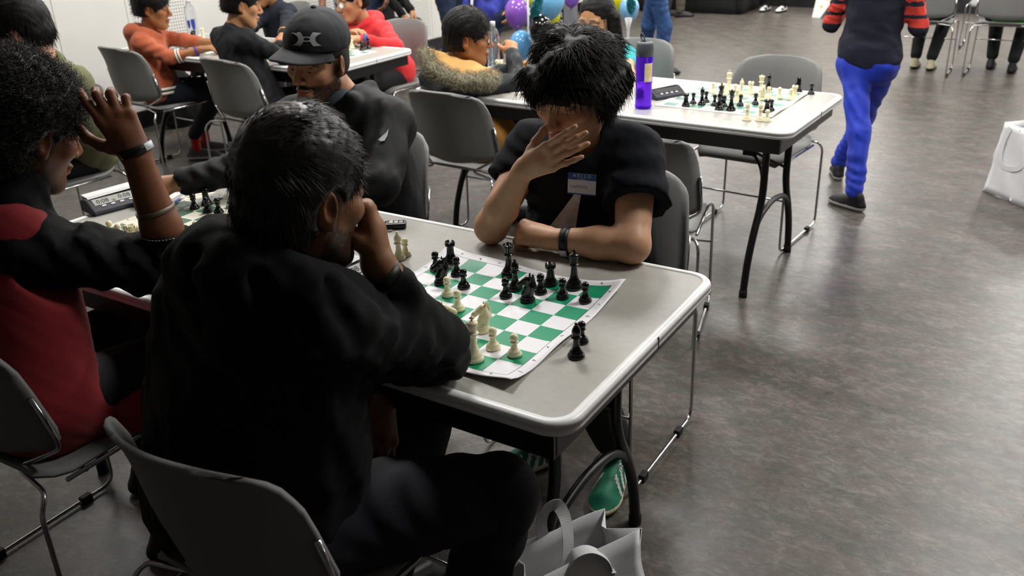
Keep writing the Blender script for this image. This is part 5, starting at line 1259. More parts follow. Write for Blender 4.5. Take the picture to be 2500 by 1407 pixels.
# child in the navy sweater
H = Head(PY(640, -32, 2.86), (-.35, -.85, -.35), .0, .96)
NB = seated('child in a navy sweater leaning on the table, facing the blazer boy', (-3.52, 2.98, .50), H, pi+.25, .90, 'navy_knit', 'navy_pants', 'b07a55', 'hair_black', handL=(-3.14, 2.55, .775), handR=(-3.45, 2.52, .775), h=.010, hintL=(.6, .3, -.5))
band(NB[0], 'wrist_band', NB[3][1][1]+(NB[3][1][2]-NB[3][1][1])*.8, NB[3][1][2]-NB[3][1][1], .036, .014, 'tan_lining')

# red hoodie boy
H = Head(PY(860, 2, 2.74), (-.35, -.90, -.18), .0, 1.0)
RB = seated('boy in a red hoodie with clear glasses, hands on the table', (-2.60, 2.96, .49), H, pi+.05, .93, 'red_fleece', 'trousers_black', 'bf8a66', 'hair_black', handR=(-2.62, 2.60, .80), handL=(-2.46, 2.55, .785), hood=1.15, topname='hoodie', h=.0085, hintL=(.9, .1, -.35), hintR=(-.8, .1, -.4), eyes=True, hairkw=dict(thick=.010))
glasses(RB[0], H, 'glasses_clear', .024)
band(RB[0], 'wrist_band', RB[3][1][1]+(RB[3][1][2]-RB[3][1][1])*.97, RB[3][1][2]-RB[3][1][1], .034, .020, 'tag_blue')
q, nm = hit(RB[1], 882, 75)
if q is not None:
    xr = nrm(RC[0]-nm*(RC[0]@nm)); text('chest_letters', 'TI', .045, frame4(q+nm*.012, xr, np.cross(nm, xr)), 'trousers_black', RB[1])

# boy with the fur hood
H = Head(PY(1143, 95, 1.76), (.84, .52, -.06), .0, .98)
wrF = PY(1252, 128, 1.98)
FB = seated('boy in a dark parka with a fur-edged hood and glasses', (-1.05, 1.72, .50), H, radians(15), .93, ['parka', 'khaki_coat'], 'trousers_black', 'b07a50', None, handR=tuple(wrF), handL=(-1.10, 2.08, .79), topname='parka', h=.0085, curlR=1.1, hintR=(.9, -.1, -.6), belly=1.12, matfn=lambda P: (P[:, 2] < .70).astype(int), eyes=True, up=(-.02, -.02, -.01))
hair('hair', hair_cap(H, .0048, .014, bottom=-.050, top=.006, face=(.096, -.052), fr=(.074, .070, .094), noise=.0012), 'hair_black', FB[0], 2200, .020, .0011, 5, lambda p, n: np.tile(.8*H.M[1]-.2*H.M[2], (len(p), 1)), .2, .001, 80, .35, .3, 3)
glasses(FB[0], H, 'glasses_frame', .022)
# hood lying open on the shoulders: tan lining with a roll of fur
nk = FB[4]
lp = catmull([PY(1038, 134, 1.60), PY(1064, 174, 1.57), PY(1120, 196, 1.57), PY(1175, 200, 1.60), PY(1203, 190, 1.67)], 8)
v = avol(np.vstack([lp, [nk]]), .10, .007)
for i in range(len(lp)-1): v.rc(lp[i]+A(.01, .015, .012), nk+A(0, 0, .02), .012, .060, .02)
v.noise(.003, 25, 77, 2); v.rc(nk+A(.01, .02, .02), H.w(0, 0, -.08), .058, .075, .01, 's')
vol_mesh('hood_lining', v, 'tan_lining', FB[0])
fv = avol(lp, .07, .006)
for i in range(len(lp)-1): fv.rc(lp[i], lp[i+1], .026, .026, .02)
fv.noise(.003, 90, 5, 2); hair('fur_trim', fv, 'fur', FB[0], 3200, .020, .0011, 5, None, .1, .004, 200, .7, .7, 8)

# girl in teal
H = Head(PY(1456, 50, 2.60), (-.02, -.97, -.20), -.05, 1.08)
GI = seated('girl in a teal top with long dark hair, looking down at her board', (-.85, 2.80, .49), H, pi+.05, .88, 'teal_knit', 'navy_pants', 'b98a62', None, handL=(-.56, 2.30, .785), handR=(-1.10, 2.40, .785), topname='top', slv=.52, h=.0085, hintL=(.9, .3, -.5), eyes=True)
hv = Vol(H.C-A(.18, .2, .30), H.C+A(.18, .2, .18), .0055); hv.ell(H.w(0, -.016, .044), A(.088, .108, .096), H.M, .02); hv.rc(H.w(-.07, -.03, .01), H.w(-.085, -.03, -.17), .042, .05, .03); hv.rc(H.w(.06, -.04, .01), H.w(.075, -.05, -.16), .040, .04, .03); hv.rc(H.w(0, -.07, .0), H.w(0, -.08, -.2), .06, .07, .04); hv.noise(.0012, 60, 4, 2)
hv.ell(H.w(.006, .095, -.034), A(.066, .078, .112), H.M, .012, 's')
hair('hair', hv, 'hair_black', GI[0], 2200, .05, .0011, 5, lambda p, n: np.tile(-H.M[2], (len(p), 1)), .4, 0, 0, .1, .1, 4)

# ================================================================== STANDING AND FAR PEOPLE
def standing(label, fR, fL, hgt, face, top, legs, skin, shoes='band_black', sole='rubber', hipc=None, armR=None, armL=None, lean=0., matfn=None, h=.011, kneeR=None, kneeL=None, topname='top', legname='trousers', hairm='hair_black', toeR=None, toeL=None, wide=1., head=True, sleeve=1., thigh=1., hem=0.):
    e = person(label, 0); fw = A(sin(face), cos(face), 0); right = A(cos(face), -sin(face), 0); fR = A(*fR); fL = A(*fL); sc = hgt/1.72
    hip = A(*hipc) if hipc is not None else A((fR[0]+fL[0])/2, (fR[1]+fL[1])/2, .52*hgt)
    neck = A(hip[0], hip[1], .83*hgt)+fw*lean; shR = neck+right*.17*sc*wide-A(0, 0, .04*sc); shL = neck-right*.17*sc*wide-A(0, 0, .04*sc)
    hR = hip+right*.085*sc-A(0, 0, .02); hL = hip-right*.085*sc-A(0, 0, .02)
    kR = A(*kneeR) if kneeR is not None else (hR+fR+A(0, 0, .08))/2+fw*.04; kL = A(*kneeL) if kneeL is not None else (hL+fL+A(0, 0, .08))/2+fw*.04
    v = avol([hR, hL, kR, kL, fR+A(0, 0, .06), fL+A(0, 0, .06)], .13*sc, h)
    for a, b, c in ((hR, kR, fR), (hL, kL, fL)): v.rc(a, b, .095*sc*thigh, .068*sc*thigh, .04, 'u', (.003, 45, 0)); v.rc(b, c+A(0, 0, .10), .068*sc*thigh, .055*sc*thigh, .03, 'u', (.0025, 45, 1))
    v.rc(hR, hL, .092*sc*thigh, .092*sc*thigh, .05); v.noise(.003, 16, 3, 2)
    lg = vol_mesh(legname, v, legs if isinstance(legs, list) else [legs], e)
    arms = []
    for sh, ar, s_ in ((shR, armR, 1), (shL, armL, -1)):
        if ar is None: el = sh+right*s_*.04-A(0, 0, .27*sc); wr = el+fw*.05-A(0, 0, .23*sc)
        else: el, wr = A(*ar[0]), A(*ar[1])
        arms.append((sh, el, wr))
    v = avol([hip-.15, hip+.15, neck, shR, shL]+[q for a in arms for q in a], .10, h)
    ch = neck-A(0, 0, .12*sc); w0 = hip+A(0, 0, .02)
    for s_ in (-1, 1): v.rc(w0+right*s_*.075*sc*wide, ch+right*s_*.08*sc*wide, .095*sc, .092*sc, .06)
    v.rc(w0, ch, .10*sc, .10*sc, .06)
    for a in arms:
        v.rc(a[0], neck-A(0, 0, .02), .065*sc, .06*sc, .05); v.rc(a[0], a[1], .060*sc, .050*sc, .03, 'u', (.003, 80, 0))
        if sleeve > .5: v.rc(a[1], a[1]+(a[2]-a[1])*.95, .048*sc, .040*sc, .02)
    if hem: v.rc(w0-right*.075*sc*wide+A(0, 0, .03), w0+right*.075*sc*wide+A(0, 0, .012), hem*sc, hem*sc, .04)
    else: v.rc(w0-A(0, 0, .04), w0-A(0, 0, .0), .125*sc, .12*sc, .05)
    v.noise(.0035, 17, 9, 2); tp = vol_mesh(topname, v, top if isinstance(top, list) else [top], e, None, matfn)
    for ft, toe in ((fR, toeR), (fL, toeL)):
        td = nrm(A(*toe, 0)) if toe is not None else fw; shoe(e, ft-td*.07, ft+td*.19*sc, shoes, sole, .045*sc, .08, .009)
    H = Head(A(neck[0], neck[1], neck[2]+.13)+fw*.03, fw, 0, .98); vh = Vol(H.C-.17, H.C+.16, .007); H.sdf(vh, neck); vols = [vh]
    for (sh, el, wr), s_ in zip(arms, (1, -1)):
        d = nrm(wr-el); hv = avol([wr, wr+d*.16, el+(wr-el)*.5], .07, .007); hand(hv, wr, d, -right*s_, s_, sc, ((.5, .5, .4),)*4, .04); hv.rc(el, wr, .04*sc, .028*sc, .01); vols.append(hv)
    vols.append(core([([neck, hip], .06), ([neck, *arms[0]], .024), ([neck, *arms[1]], .024)], .014)); vol_mesh('body', vols, 'skin', e, skin_fn(H, skin))
    hair('hair', hair_cap(H, .008), hairm, e)
    return e, tp, lg, arms
mat('sport_blue', '1133b8', .6, sheen=.1, bump=.3, bscale=300, var=.08, vscale=10); mat('piping', '3a86c9', .6); mat('navy_sweat', '1a1c2b', .9, bump=.3, bscale=400, var=.08); mat('stripe_red', 'c63c30', .9); mat('jeans_blue', '33558a', .85, col2='27416e', vscale=30, bump=.3, bscale=500); mat('jeans_navy', '1d2b45', .85, var=.15); mat('galaxy', '1c1f6e', .7, col2='4a55c8', vscale=9, det=6); mat('khaki_pants', '4a443c', .85); mat('black_cloth', '0a0b0c', .9); mat('sneaker_black', '101012', .6); mat('beige_sole', 'b3aa8e', .7)
# boy walking away
mat('sweat_rib', '232638', .9)
el1, el2 = A(.140, 3.30, .90), A(.575, 3.30, .90)
def wmat(P):
    arm = (P[:, 0] < .215) | (P[:, 0] > .505); z = P[:, 2]; st = (z > .905) & (((z-.905) % .062) < .044)
    return np.where(arm & st, 1, np.where(z < .815, 2, 0))
def shoe_st(q, r): return np.where((r == 0) & (np.abs(q[:, 1]) > .016) & (np.abs((q[:, 0]+q[:, 2]*2) % .12-.06) < .022) & (q[:, 0] > .3) & (q[:, 0] < .62), 1, np.where(r == 1, 2, 0))
WB = standing('boy walking away in bright blue track pants and a red-striped sweater', (.225, 3.53, .0), (.425, 3.01, .0), 1.42, 0., ['navy_sweat', 'stripe_red', 'sweat_rib'], 'sport_blue', 'b07a55', 'sneaker_black', 'sneaker_white', hipc=(.360, 3.27, .735), armR=(el2, (.53, 3.46, 1.0)), armL=(el1, (.19, 3.46, 1.0)), matfn=wmat, h=.0085, kneeR=(.345, 3.46, .40), kneeL=(.385, 3.13, .385), topname='sweater', legname='track_pants', toeL=(-.80, .40), toeR=(-.3, .9), wide=1.0, thigh=1.0, hem=.118)
for k, a in enumerate(np.linspace(.36, .62, 3)):
    x = nrm(A(-.80, .40, 0)); y = np.cross((0, 0, 1.), x); o = A(.425, 3.01, 0)-x*.07+x*.24*a
    np_obj('shoe_stripe', sweep([o-y*.041+A(0, 0, .028), o-y*.036-x*.012+A(0, 0, .052), o-y*.026-x*.022+A(0, 0, .072)], [(-.006, -.0012), (.006, -.0012), (.006, .0012), (-.006, .0012)], False, up=-y), 'sneaker_white', WB[0])
pp = [hit(WB[2], x, y)[0] for x, y in ((2058, 160), (2052, 210), (2050, 260), (2052, 310), (2058, 360), (2064, 410))]; pp = [q for q in pp if q is not None]
if len(pp) > 2: tube('side_piping', catmull(pp, 5), .004, 'piping', WB[2], 6)
# striding person in blue jeans
standing('person in blue jeans striding past behind the girl in teal', (-1.95, 6.04, 0), (-2.22, 6.32, 0), 1.68, radians(75), 'black_cloth', 'jeans_blue', 'a9764f', 'band_black', hipc=(-2.02, 6.02, .80), kneeR=(-1.92, 6.02, .42), kneeL=(-2.12, 6.12, .42), topname='top', legname='jeans')
# group by the wall
standing('bystander with a bare arm and navy jeans behind the red hoodie boy', (-3.62, 4.15, 0), (-3.85, 4.00, 0), 1.70, radians(160), 'jeans_navy', 'jeans_navy', '7b5540', armR=((-3.98, 3.86, 1.05), (-3.93, 3.78, .80)), sleeve=.4, topname='shirt', legname='jeans')
seated('person all in black on the chair turned side-on by the wall', (-4.06, 4.62, .50), Head(A(-4.05, 4.68, 1.22), (.7, .6, -.1), 0, 1.), radians(70), 1.0, 'black_cloth', 'black_cloth', 'a9764f', 'hair_black', h=.011, knee=((-3.80, 4.62, .50), (-3.84, 4.86, .50)))
standing('bystander in dark blue jeans with a hand hanging, near the wall', (-3.86, 5.48, 0), (-4.06, 5.62, 0), 1.72, radians(120), 'navy_knit', 'jeans_navy', '8a5b40', topname='sweater', legname='jeans', thigh=1.15)
standing('child in a shiny blue galaxy-print jacket next to the balloons', (-2.86, 4.70, 0), (-3.04, 4.76, 0), 1.36, radians(170), 'galaxy', 'jeans_navy', 'b98761', hipc=(-2.95, 4.73, .66), topname='jacket', wide=1.15)
standing('bystander in black behind the galaxy-print jacket', (-3.55, 5.75, 0), (-3.75, 5.8, 0), 1.70, radians(170), 'black_cloth', 'black_cloth', 'a9764f')
standing('person in khaki trousers and dark shoes by the black cloth', (-3.22, 9.66, 0), (-3.45, 9.75, 0), 1.72, radians(60), 'khaki_pants', 'khaki_pants', 'a9764f', topname='shirt')
def hi_top(q, r): return np.where((r == 0) & ((q[:, 0] > .74) | ((np.abs(q[:, 1]) > .02) & (q[:, 0] > .2) & (q[:, 0] < .5))), 1, np.where(r == 1, 2, 0))
SP = standing('person in black trousers and black-and-white sneakers by the back wall', (-2.36, 10.62, 0), (-2.14, 10.60, 0), 1.70, radians(190), 'black_cloth', 'black_cloth', 'a9764f', 'sneaker_white', 'sneaker_black', topname='shirt')
for fx in (-2.36, -2.14):
    box('shoe_panel', (fx-.005, 10.60, .075), (.085, .07, .05), 'sneaker_black', SP[0]); box('shoe_panel', (fx-.012, 10.50, .045), (.082, .04, .02), 'sneaker_black', SP[0])
# seated, backs turned, far off
seated('seated person in black trousers and light-soled shoes, back turned', (.11, 7.06, .50), Head(A(.11, 7.15, 1.18), (0, 1, -.2), 0, 1.), 0., 1., 'black_cloth', 'black_cloth', 'a9764f', 'hair_black', h=.012, feet=((.19, 7.13, 0), (.05, 7.17, 0)), shoes='beige_sole', sole='rubber', knee=((.23, 7.46, .5), (.02, 7.46, .5)))
mat('green_cloth', '2c8a2a', .8)
sb = seated('seated person in dark sneakers with a green hem, back turned', (.735, 7.14, .50), Head(A(.735, 7.22, 1.18), (0, 1, -.2), 0, 1.), 0., 1., 'black_cloth', 'black_cloth', 'a9764f', 'hair_black', h=.012, feet=((.83, 7.25, 0), (.65, 7.38, 0)), shoes='sneaker_black', knee=((.86, 7.54, .5), (.62, 7.54, .5)))
v = Vol((.55, 6.94, .44), (.92, 7.2, .56), .009); v.rc(A(.66, 7.06, .50), A(.82, 7.06, .50), .06, .06, .03); vol_mesh('shirt_hem', v, 'green_cloth', sb[0])

# ================================================================== SMALL THINGS
# purple drink bottle
mat('bottle_cap', '4d4f55', .45); mat('strap', '1b1b1d', .5); mat('sticker_yellow', 'e6c767', .5, col2='f2ead8', vscale=60)
def tinted(name, col, rough=.08, tr=1.):
    m = mat(name, col, rough, trans=tr, ior=1.2); return m
tinted('purple_plastic', '7a35ff', .06, .75); tinted('clear_plastic', 'f2f6fa', .05, .95); mat('blue_print', '2a3f9c', .4)
def drink_bottle():
    p = PZ(1570, 264); e = empty('drink_bottle', p, 0, 'purple translucent drink bottle with grey flip cap and loop', 'bottle')
    pr = [(0, 0), (.026, 0), (.0315, .003), (.033, .008)]
    for k in range(9): z = .014+.0085*k; pr += [(.0328, z), (.0312, z+.0042)]
    pr += [(.0328, .094), (.0330, .12), (.0330, .185), (.0325, .190), (.0305, .192), (.0305, .193), (0, .193)]
    b = lathe('body', pr, 'purple_plastic', e, 32)
    cp = lathe('cap', [(.0315, .186), (.0335, .188), (.0335, .214), (.0315, .228), (.0300, .234), (.022, .238), (.020, .232), (0, .232)], 'bottle_cap', e, 32)
    P = catmull([A(.004, 0, .232), A(-.008, 0, .250), A(-.022, 0, .262), A(-.030, 0, .256), A(-.024, 0, .244), A(-.006, 0, .236)], 7); ang = -YAW
    R3 = np.array([[cos(YAW), sin(YAW), 0], [-sin(YAW), cos(YAW), 0], [0, 0, 1.]])
    tube('carry_loop', P@R3, .0032, 'strap', cp, 6)
    t = np.linspace(-.5, .55, 9); V = []; a0 = math.atan2(CAM[1]-p[1], CAM[0]-p[0])+.55
    for z in (.10, .165): V += [(.0334*cos(a0+q), .0334*sin(a0+q), z) for q in t]
    np_obj('sticker', (np.array(V), np.array([[i, i+1, 9+i+1, 9+i] for i in range(8)])), 'sticker_yellow', b)
drink_bottle()
bpy.data.objects['drink_bottle'].scale = (1.08, 1.08, 1.16)
def water_bottle(p, label, hh=.23, logo=True, sc=1.):
    e = empty('water_bottle', p, 0, label, 'bottle'); s_ = sc
    b = lathe('body', np.array([(0, 0), (.026, 0), (.033, .006), (.034, .02), (.032, .03), (.034, .04), (.034, .12), (.032, .13), (.034, .14), (.033, .165), (.025, .19), (.014, .205), (.0125, .215), (0, .215)])*s_, 'clear_plastic', e, 24)
    lathe('cap', np.array([(0, .213), (.0145, .213), (.0145, .232), (.012, .235), (0, .235)])*s_, 'clock_white', e, 16)
    if logo:
        a0 = math.atan2(CAM[1]-p[1], CAM[0]-p[0])
        for c_, w_, z0, z1 in ((a0+.25, .38, .05, .115), (a0-.55, .28, .06, .11)):
            V = []; n = 9
            for k in range(n):
                z = z0+(z1-z0)*k/(n-1); ww = w_*math.sqrt(max(0, 1-((k/(n-1)-.72)/.74)**2)); V += [(.0346*cos(c_-ww), .0346*sin(c_-ww), z), (.0347*cos(c_), .0347*sin(c_), z), (.0346*cos(c_+ww), .0346*sin(c_+ww), z)]
            np_obj('label_print', (np.array(V)*s_, np.array([[3*k+j, 3*k+j+1, 3*k+j+4, 3*k+j+3] for k in range(n-1) for j in (0, 1)])), 'blue_print', b)
water_bottle(PZ(474, 92), 'clear water bottle with dark blue print by the dark chess clock', sc=1.08)
water_bottle(A(-1.345, 2.30, TH), 'small clear water bottle half hidden behind the face of the parka boy', logo=False)
# car key
mat('key_black', '17171a', .35); mat('key_silver', 'c4c4c6', .25, metal=1.)
e = empty('car_key', PZ(966, 556), radians(35), 'black car key with silver buttons by the ivory bishop', 'car key')
box('fob', (0, 0, .009), (.062, .036, .017), 'key_black', e, bev=.005)
for k in range(3): box('key_button', (-.012+.014*k, .002, .0178), (.010, .020, .002), 'key_silver', e, bev=.0006)
box('key_ring', (-.036, -.004, .009), (.014, .022, .012), 'key_silver', e, bev=.003); box('key_blade', (-.034, -.028, .003), (.055, .010, .003), 'key_silver', e)
# pen and card
mat('pen_blue', '2a4fb0', .35)
a, b = PZ(416, 500, TH+.009), PZ(449, 481, TH+.005); e = empty('ballpoint_pen', (0, 0, 0), 0, 'blue pen with a white cap lying by the cream mat', 'pen'); d = b-a
tube('barrel', [a-d*.9, a+d*.62], .0042, 'pen_blue', e, 10); tube('pen_cap', [a+d*.62, b], .0046, 'clock_white', e, 10)
c = PZ(418, 478); o = box('paper_card', (c[0], c[1], TH+.0006), (.045, .06, .0008), 'clock_white', rz=.4); tag(o, 'small white paper card under the reaching black sleeve', 'card')
# ------------------------------------------------------------------ tote bags
mat('tote', 'dedede', .85, bump=.35, bscale=700, var=.03, vscale=20)
def tote(loc, label, rim, bot, handles, zr, fold=.035, seed=1, amp=.004):
    """rim / bot: four corners FL, FR, NR, NL (world), gussets between FR-NR and NL-FL fold inwards"""
    e = empty('tote_bag', (0, 0, 0), 0, label, 'tote bag', 'white tote bags'); rg_ = np.random.default_rng(seed)
    def loop(c, f):
        c = [np.array(q, float) for q in c]; ce = sum(c)/4; pts = []
        for i, n in ((0, 14), (1, 7), (2, 14), (3, 7)):
            a, b = c[i], c[(i+1) % 4]
            for t in np.linspace(0, 1, n, endpoint=False):
                p = a+(b-a)*t
                if i in (1, 3): inn = nrm((c[0]+c[3]-c[1]-c[2]) if i == 1 else (c[1]+c[2]-c[0]-c[3])); p = p+inn*f*(1-abs(2*t-1))
                pts.append(p)
        return np.array(pts)
    R0, B0 = loop(rim, fold), loop(bot, 0.); m = 12; G = np.zeros((len(R0)+1, m, 3))
    for j, t in enumerate(np.linspace(0, 1, m)):
        L = loop([np.array(r)*(1-t)+np.array(b)*t for r, b in zip(rim, bot)], fold*(1-t)**1.3); G[:-1, j] = L; G[-1, j] = L[0]
    ph = rg_.uniform(0, 6, 6); n_ = G-G.mean((0, 1)); nn = n_/(np.linalg.norm(n_[..., :2], axis=2)[..., None]+1e-6)
    w_ = amp*(np.sin(40*G[..., 0]+25*G[..., 2]+ph[0])+np.sin(37*G[..., 1]-30*G[..., 2]+ph[1])+.7*np.sin(60*(G[..., 0]-G[..., 1])+55*G[..., 2]+ph[2]))
    G[..., :2] += nn[..., :2]*w_[..., None]; G[-1] = G[0]
    np_obj('bag_body', shell(G, .0016), 'tote', e)
    me = bpy.data.meshes.new('bag_bottom'); me.from_pydata([tuple(q) for q in bot], [], [(0, 1, 2, 3)]); me.update(); link('bag_bottom', me, 'tote', e, False)
    for hp, up in handles: np_obj('handle', sweep(catmull(hp, 8), [(-.013, -.0008), (.013, -.0008), (.013, .0008), (-.013, .0008)], False, up=up), 'tote', e, False)
    return e
zr = .40; FLc, FRc, NRc = PZ(1192, 1357, zr), PZ(1474, 1245, zr), PZ(1562, 1292, zr-.01); wv = FRc-FLc; dv = NRc-FRc; NLc = FLc+dv+A(0, 0, -.02)
bs = nrm(A(dv[0], dv[1], 0)); off = A(.03, -.02, 0); bot = [A(FLc[0], FLc[1], .002)+off, A(FRc[0], FRc[1], .002)+off, A(NRc[0], NRc[1], .002)+off+bs*.05, A(NLc[0], NLc[1], .002)+off+bs*.05]
upn = nrm(np.cross(wv, (0, 0, 1.)))
def far(x, y, k=0.):   # point on the plane of the far panel, k metres towards the near panel
    n_ = upn; d = ray(x, y); t = ((FLc-n_*0+bs*k-CAM)@n_)/(d@n_); return CAM+d*t
H1 = [far(1335, 1335, .004), far(1322, 1290, .004), far(1330, 1250, .006), far(1358, 1233, .012), far(1378, 1262, .03), far(1387, 1315, .055), far(1384, 1362, .07), far(1365, 1398, .075)]
H2 = [far(1385, 1378, .08), far(1405, 1352, .085), far(1440, 1342, .09), far(1475, 1358, .095), far(1492, 1385, .10), far(1488, 1420, .10)]
tote(0, 'white tote bag with loose handles on the floor by the table leg', [FLc, FRc, NRc, NLc], bot, [(H1, tuple(upn)), (H2, (0, 0, 1))], zr, .05, 3)
BL = PZ(2401, 466, .002); BR = BL+A(.235, -.235, 0); dvv = A(.085, .085, 0); tl = A(.035, .015, .385)
rim2 = [BL+dvv*1.2+tl+A(.02, 0, .012), BR+dvv*1.2+tl, BR+tl+A(-.02, 0, 0), BL+tl]; bot2 = [BL+dvv, BR+dvv, BR, BL]
Hb = lambda t, z: BL+(BR-BL)*t+tl*(z/.385)+A(-.006, -.006, 0)
tote(1, 'white tote bag standing alone on the open floor with something black inside', rim2, bot2, [([Hb(.18, .37), Hb(.13, .30), Hb(.14, .23), Hb(.22, .175), Hb(.40, .165), Hb(.60, .19), Hb(.72, .27), Hb(.70, .36)], (.7, .7, 0))], .385, .02, 5, .003)
v = Vol(BL+A(.0, -.26, .24), BL+A(.36, .14, .42), .008); cm = (BL+BR)/2+dvv*.5+tl*.9
v.ell(cm+A(.0, 0, -.04), (.10, .035, .06), np.array([[.707, -.707, 0], [.707, .707, 0], [0, 0, 1.]]), .02); v.noise(.004, 40, 2, 2); o = vol_mesh('black_garment', v, 'black_cloth', None); tag(o, 'black cloth bundle sticking up inside the standing white tote bag', 'cloth')
# dark bag by the wall
v = Vol((-4.70, 2.45, 0), (-4.35, 2.95, .48), .012); v.ell((-4.53, 2.70, .20), (.13, .19, .24), None, .03); v.rc((-4.53, 2.60, .40), (-4.53, 2.80, .40), .02, .02, .02); v.cut((0, 0, .002), (0, 0, -1)); v.noise(.005, 18, 3, 2); o = vol_mesh('backpack', v, 'black_cloth', None); tag(o, 'black backpack on the floor against the perforated wall', 'backpack')

# ------------------------------------------------------------------ balloons and display
mat('white_plastic', 'd9d9dc', .4)
def balloon(x, y, D_, r, col, label, tilt=(0, 0, 1), rough=.16, str_=1.18, parent=None):
    m = mat('latex_'+col, col, rough, coat=.3, sss=.1); c = PD(x, y, D_); u = nrm(tilt); a = nrm(np.cross(u, (.3, .9, .1))); b = np.cross(u, a)
    t = np.linspace(0, pi, 15); prof = [(r*sin(q)*(1-.10*max(0, -cos(q))), r*str_*cos(q)*(1.0 if cos(q) > 0 else 1.18)) for q in t]
    n = 22; V = []
    for pr_, pz in prof:
        for k in range(n): q = 2*pi*k/n; V.append(c+a*cos(q)*pr_+b*sin(q)*pr_+u*pz)
    Fc = [[i*n+k, i*n+(k+1) % n, (i+1)*n+(k+1) % n, (i+1)*n+k] for i in range(14) for k in range(n)]
    e = empty('balloon', (0, 0, 0), 0, label, 'balloon', 'party balloons'); link('skin', mesh_np('skin', np.array(V), np.array(Fc)), m, e)
    tip = c-u*r*str_*1.18; np_obj('knot', sweep([tip+u*.004, tip-u*.012], circ(.007, 8), scale=[.5, 1.2]), m, e)
    return e
balloon(1262, 30, 6.35, .088, '8a55b8', 'purple balloon beside the galaxy-print jacket', (0, 0, 1))
balloon(1272, 108, 6.25, .082, '5f9fd0', 'light blue balloon below the purple balloon', (0, 0, 1))
balloon(1319, 68, 6.10, .078, '141416', 'shiny black balloon in the cluster', (.2, 0, 1), .1)
balloon(1345, 2, 6.20, .098, '74b4dc', 'large light blue balloon above the black balloon', (.2, 0, 1))
balloon(1306, -8, 6.40, .07, 'd3d11e', 'yellow balloon at the top of the cluster', (0, 0, 1))
balloon(1345, 38, 6.45, .070, 'ccc81c', 'yellow balloon behind the black balloon', (0, 0, 1))
balloon(1395, -14, 6.5, .07, '7d4fc0', 'violet balloon over the black display panel', (0, 0, 1))
balloon(1512, 0, 6.2, .085, 'c2bd10', 'yellow balloon by the cup stick, right of the girl in teal', (0, 0, 1))
balloon(1536, 20, 6.15, .070, '7fb2da', 'pale blue balloon on a white cup stick', (0, 0, 1))
bp = PD(1290, 70, 6.34); e = empty('balloon_pole', (bp[0], bp[1], 0), 0, 'thin white pole behind the balloon cluster', 'pole')
tube('pole', [(0, 0, .02), (0, 0, 1.2)], .008, 'white_plastic', e, 8); lathe('pole_foot', [(0, 0), (.14, 0), (.14, .012), (.012, .03), (0, .03)], 'white_plastic', e, 20)
mat('foil_teal', '3f9fb0', .18, metal=.9)
for x, y, D_, s_, l in ((1310, 18, 6.0, .075, 'teal foil balloon squeezed between blue and black balloons'), (1541, 10, 6.0, .06, 'teal foil balloon tip in front of the pale blue balloon')):
    v = Vol(PD(x, y, D_)-.14, PD(x, y, D_)+.14, .007); c = PD(x, y, D_); v.ell(c, (s_*.5, s_*.5, s_*1.25), hframe((.3, .9, .1), .5 if s_ > .07 else 0.)[[0, 1, 2]], .01); v.noise(.004, 70, 3, 2); o = vol_mesh('foil_balloon', v, 'foil_teal', None); tag(o, l, 'balloon', 'party balloons')
mat('white_plastic', 'd9d9dc', .4); mat('panel_grey', '77777c', .6); mat('panel_black', '141416', .5)
pc = PD(1534, 62, 6.1); e = empty('balloon_stick', (pc[0], pc[1], 0), 0, 'white balloon stick with a cup behind the teal sleeve', 'balloon stick')
tube('stick', [(0, 0, .02), (0, 0, pc[2]-.06)], .007, 'white_plastic', e, 8); lathe('cup', [(.0085, pc[2]-.08), (.012, pc[2]-.02), (.026, pc[2]+.05), (.024, pc[2]+.05), (0, pc[2]-.01)], 'white_plastic', e, 14); lathe('stick_foot', [(0, 0), (.12, 0), (.12, .012), (.012, .03), (0, .03)], 'white_plastic', e, 20)
# black display panel with white lettering on a grey stand
pc = PD(1362, 40, 7.0); yaw = radians(-28); e = empty('display_board', (pc[0], pc[1], 0), yaw, 'black display board with white lettering on a grey frame behind balloons', 'display board')
hgt = 1.25; box('panel', (0, 0, hgt/2+.05), (.16, .03, hgt), 'panel_black', e); box('side_post', (.15, .02, hgt/2+.03), (.12, .05, hgt), 'panel_grey', e); box('base', (.05, .02, .015), (.42, .3, .03), 'panel_grey', e)
zt = pc[2]; text('lettering', 'ROUTE', .05, frame4((.012, -.0165, zt+.018), (1, 0, 0), (0, 0, 1)), 'clock_white', e); text('lettering', 'ACCESS', .05, frame4((.012, -.0165, zt-.035), (1, 0, 0), (0, 0, 1)), 'clock_white', e)
# draped table by the back wall
e = empty('draped_table', (-3.55, 10.50, 0), 0, 'long table under a black cloth to the floor by the back wall', 'table')
us = np.linspace(0, 1, 60); per = []
P = rrect(.95, .38, .05, 6); P = np.vstack([P, P[:1]]); q = np.linspace(0, len(P)-1, 120); px_ = np.interp(q, range(len(P)), P[:, 0]); py_ = np.interp(q, range(len(P)), P[:, 1]); G = np.zeros((120, 8, 3))
for j, t in enumerate(np.linspace(0, 1, 8)): f = 1+.05*t+.012*t*np.sin(np.arange(120)*1.3); G[:, j] = np.c_[px_*f, py_*f, np.full(120, .745*(1-t)+.004)]
np_obj('cloth_skirt', shell(G, .003), 'black_cloth', e); slab('cloth_top', rrect(.95, .38, .05, 6), .735, .748, 'black_cloth', e)
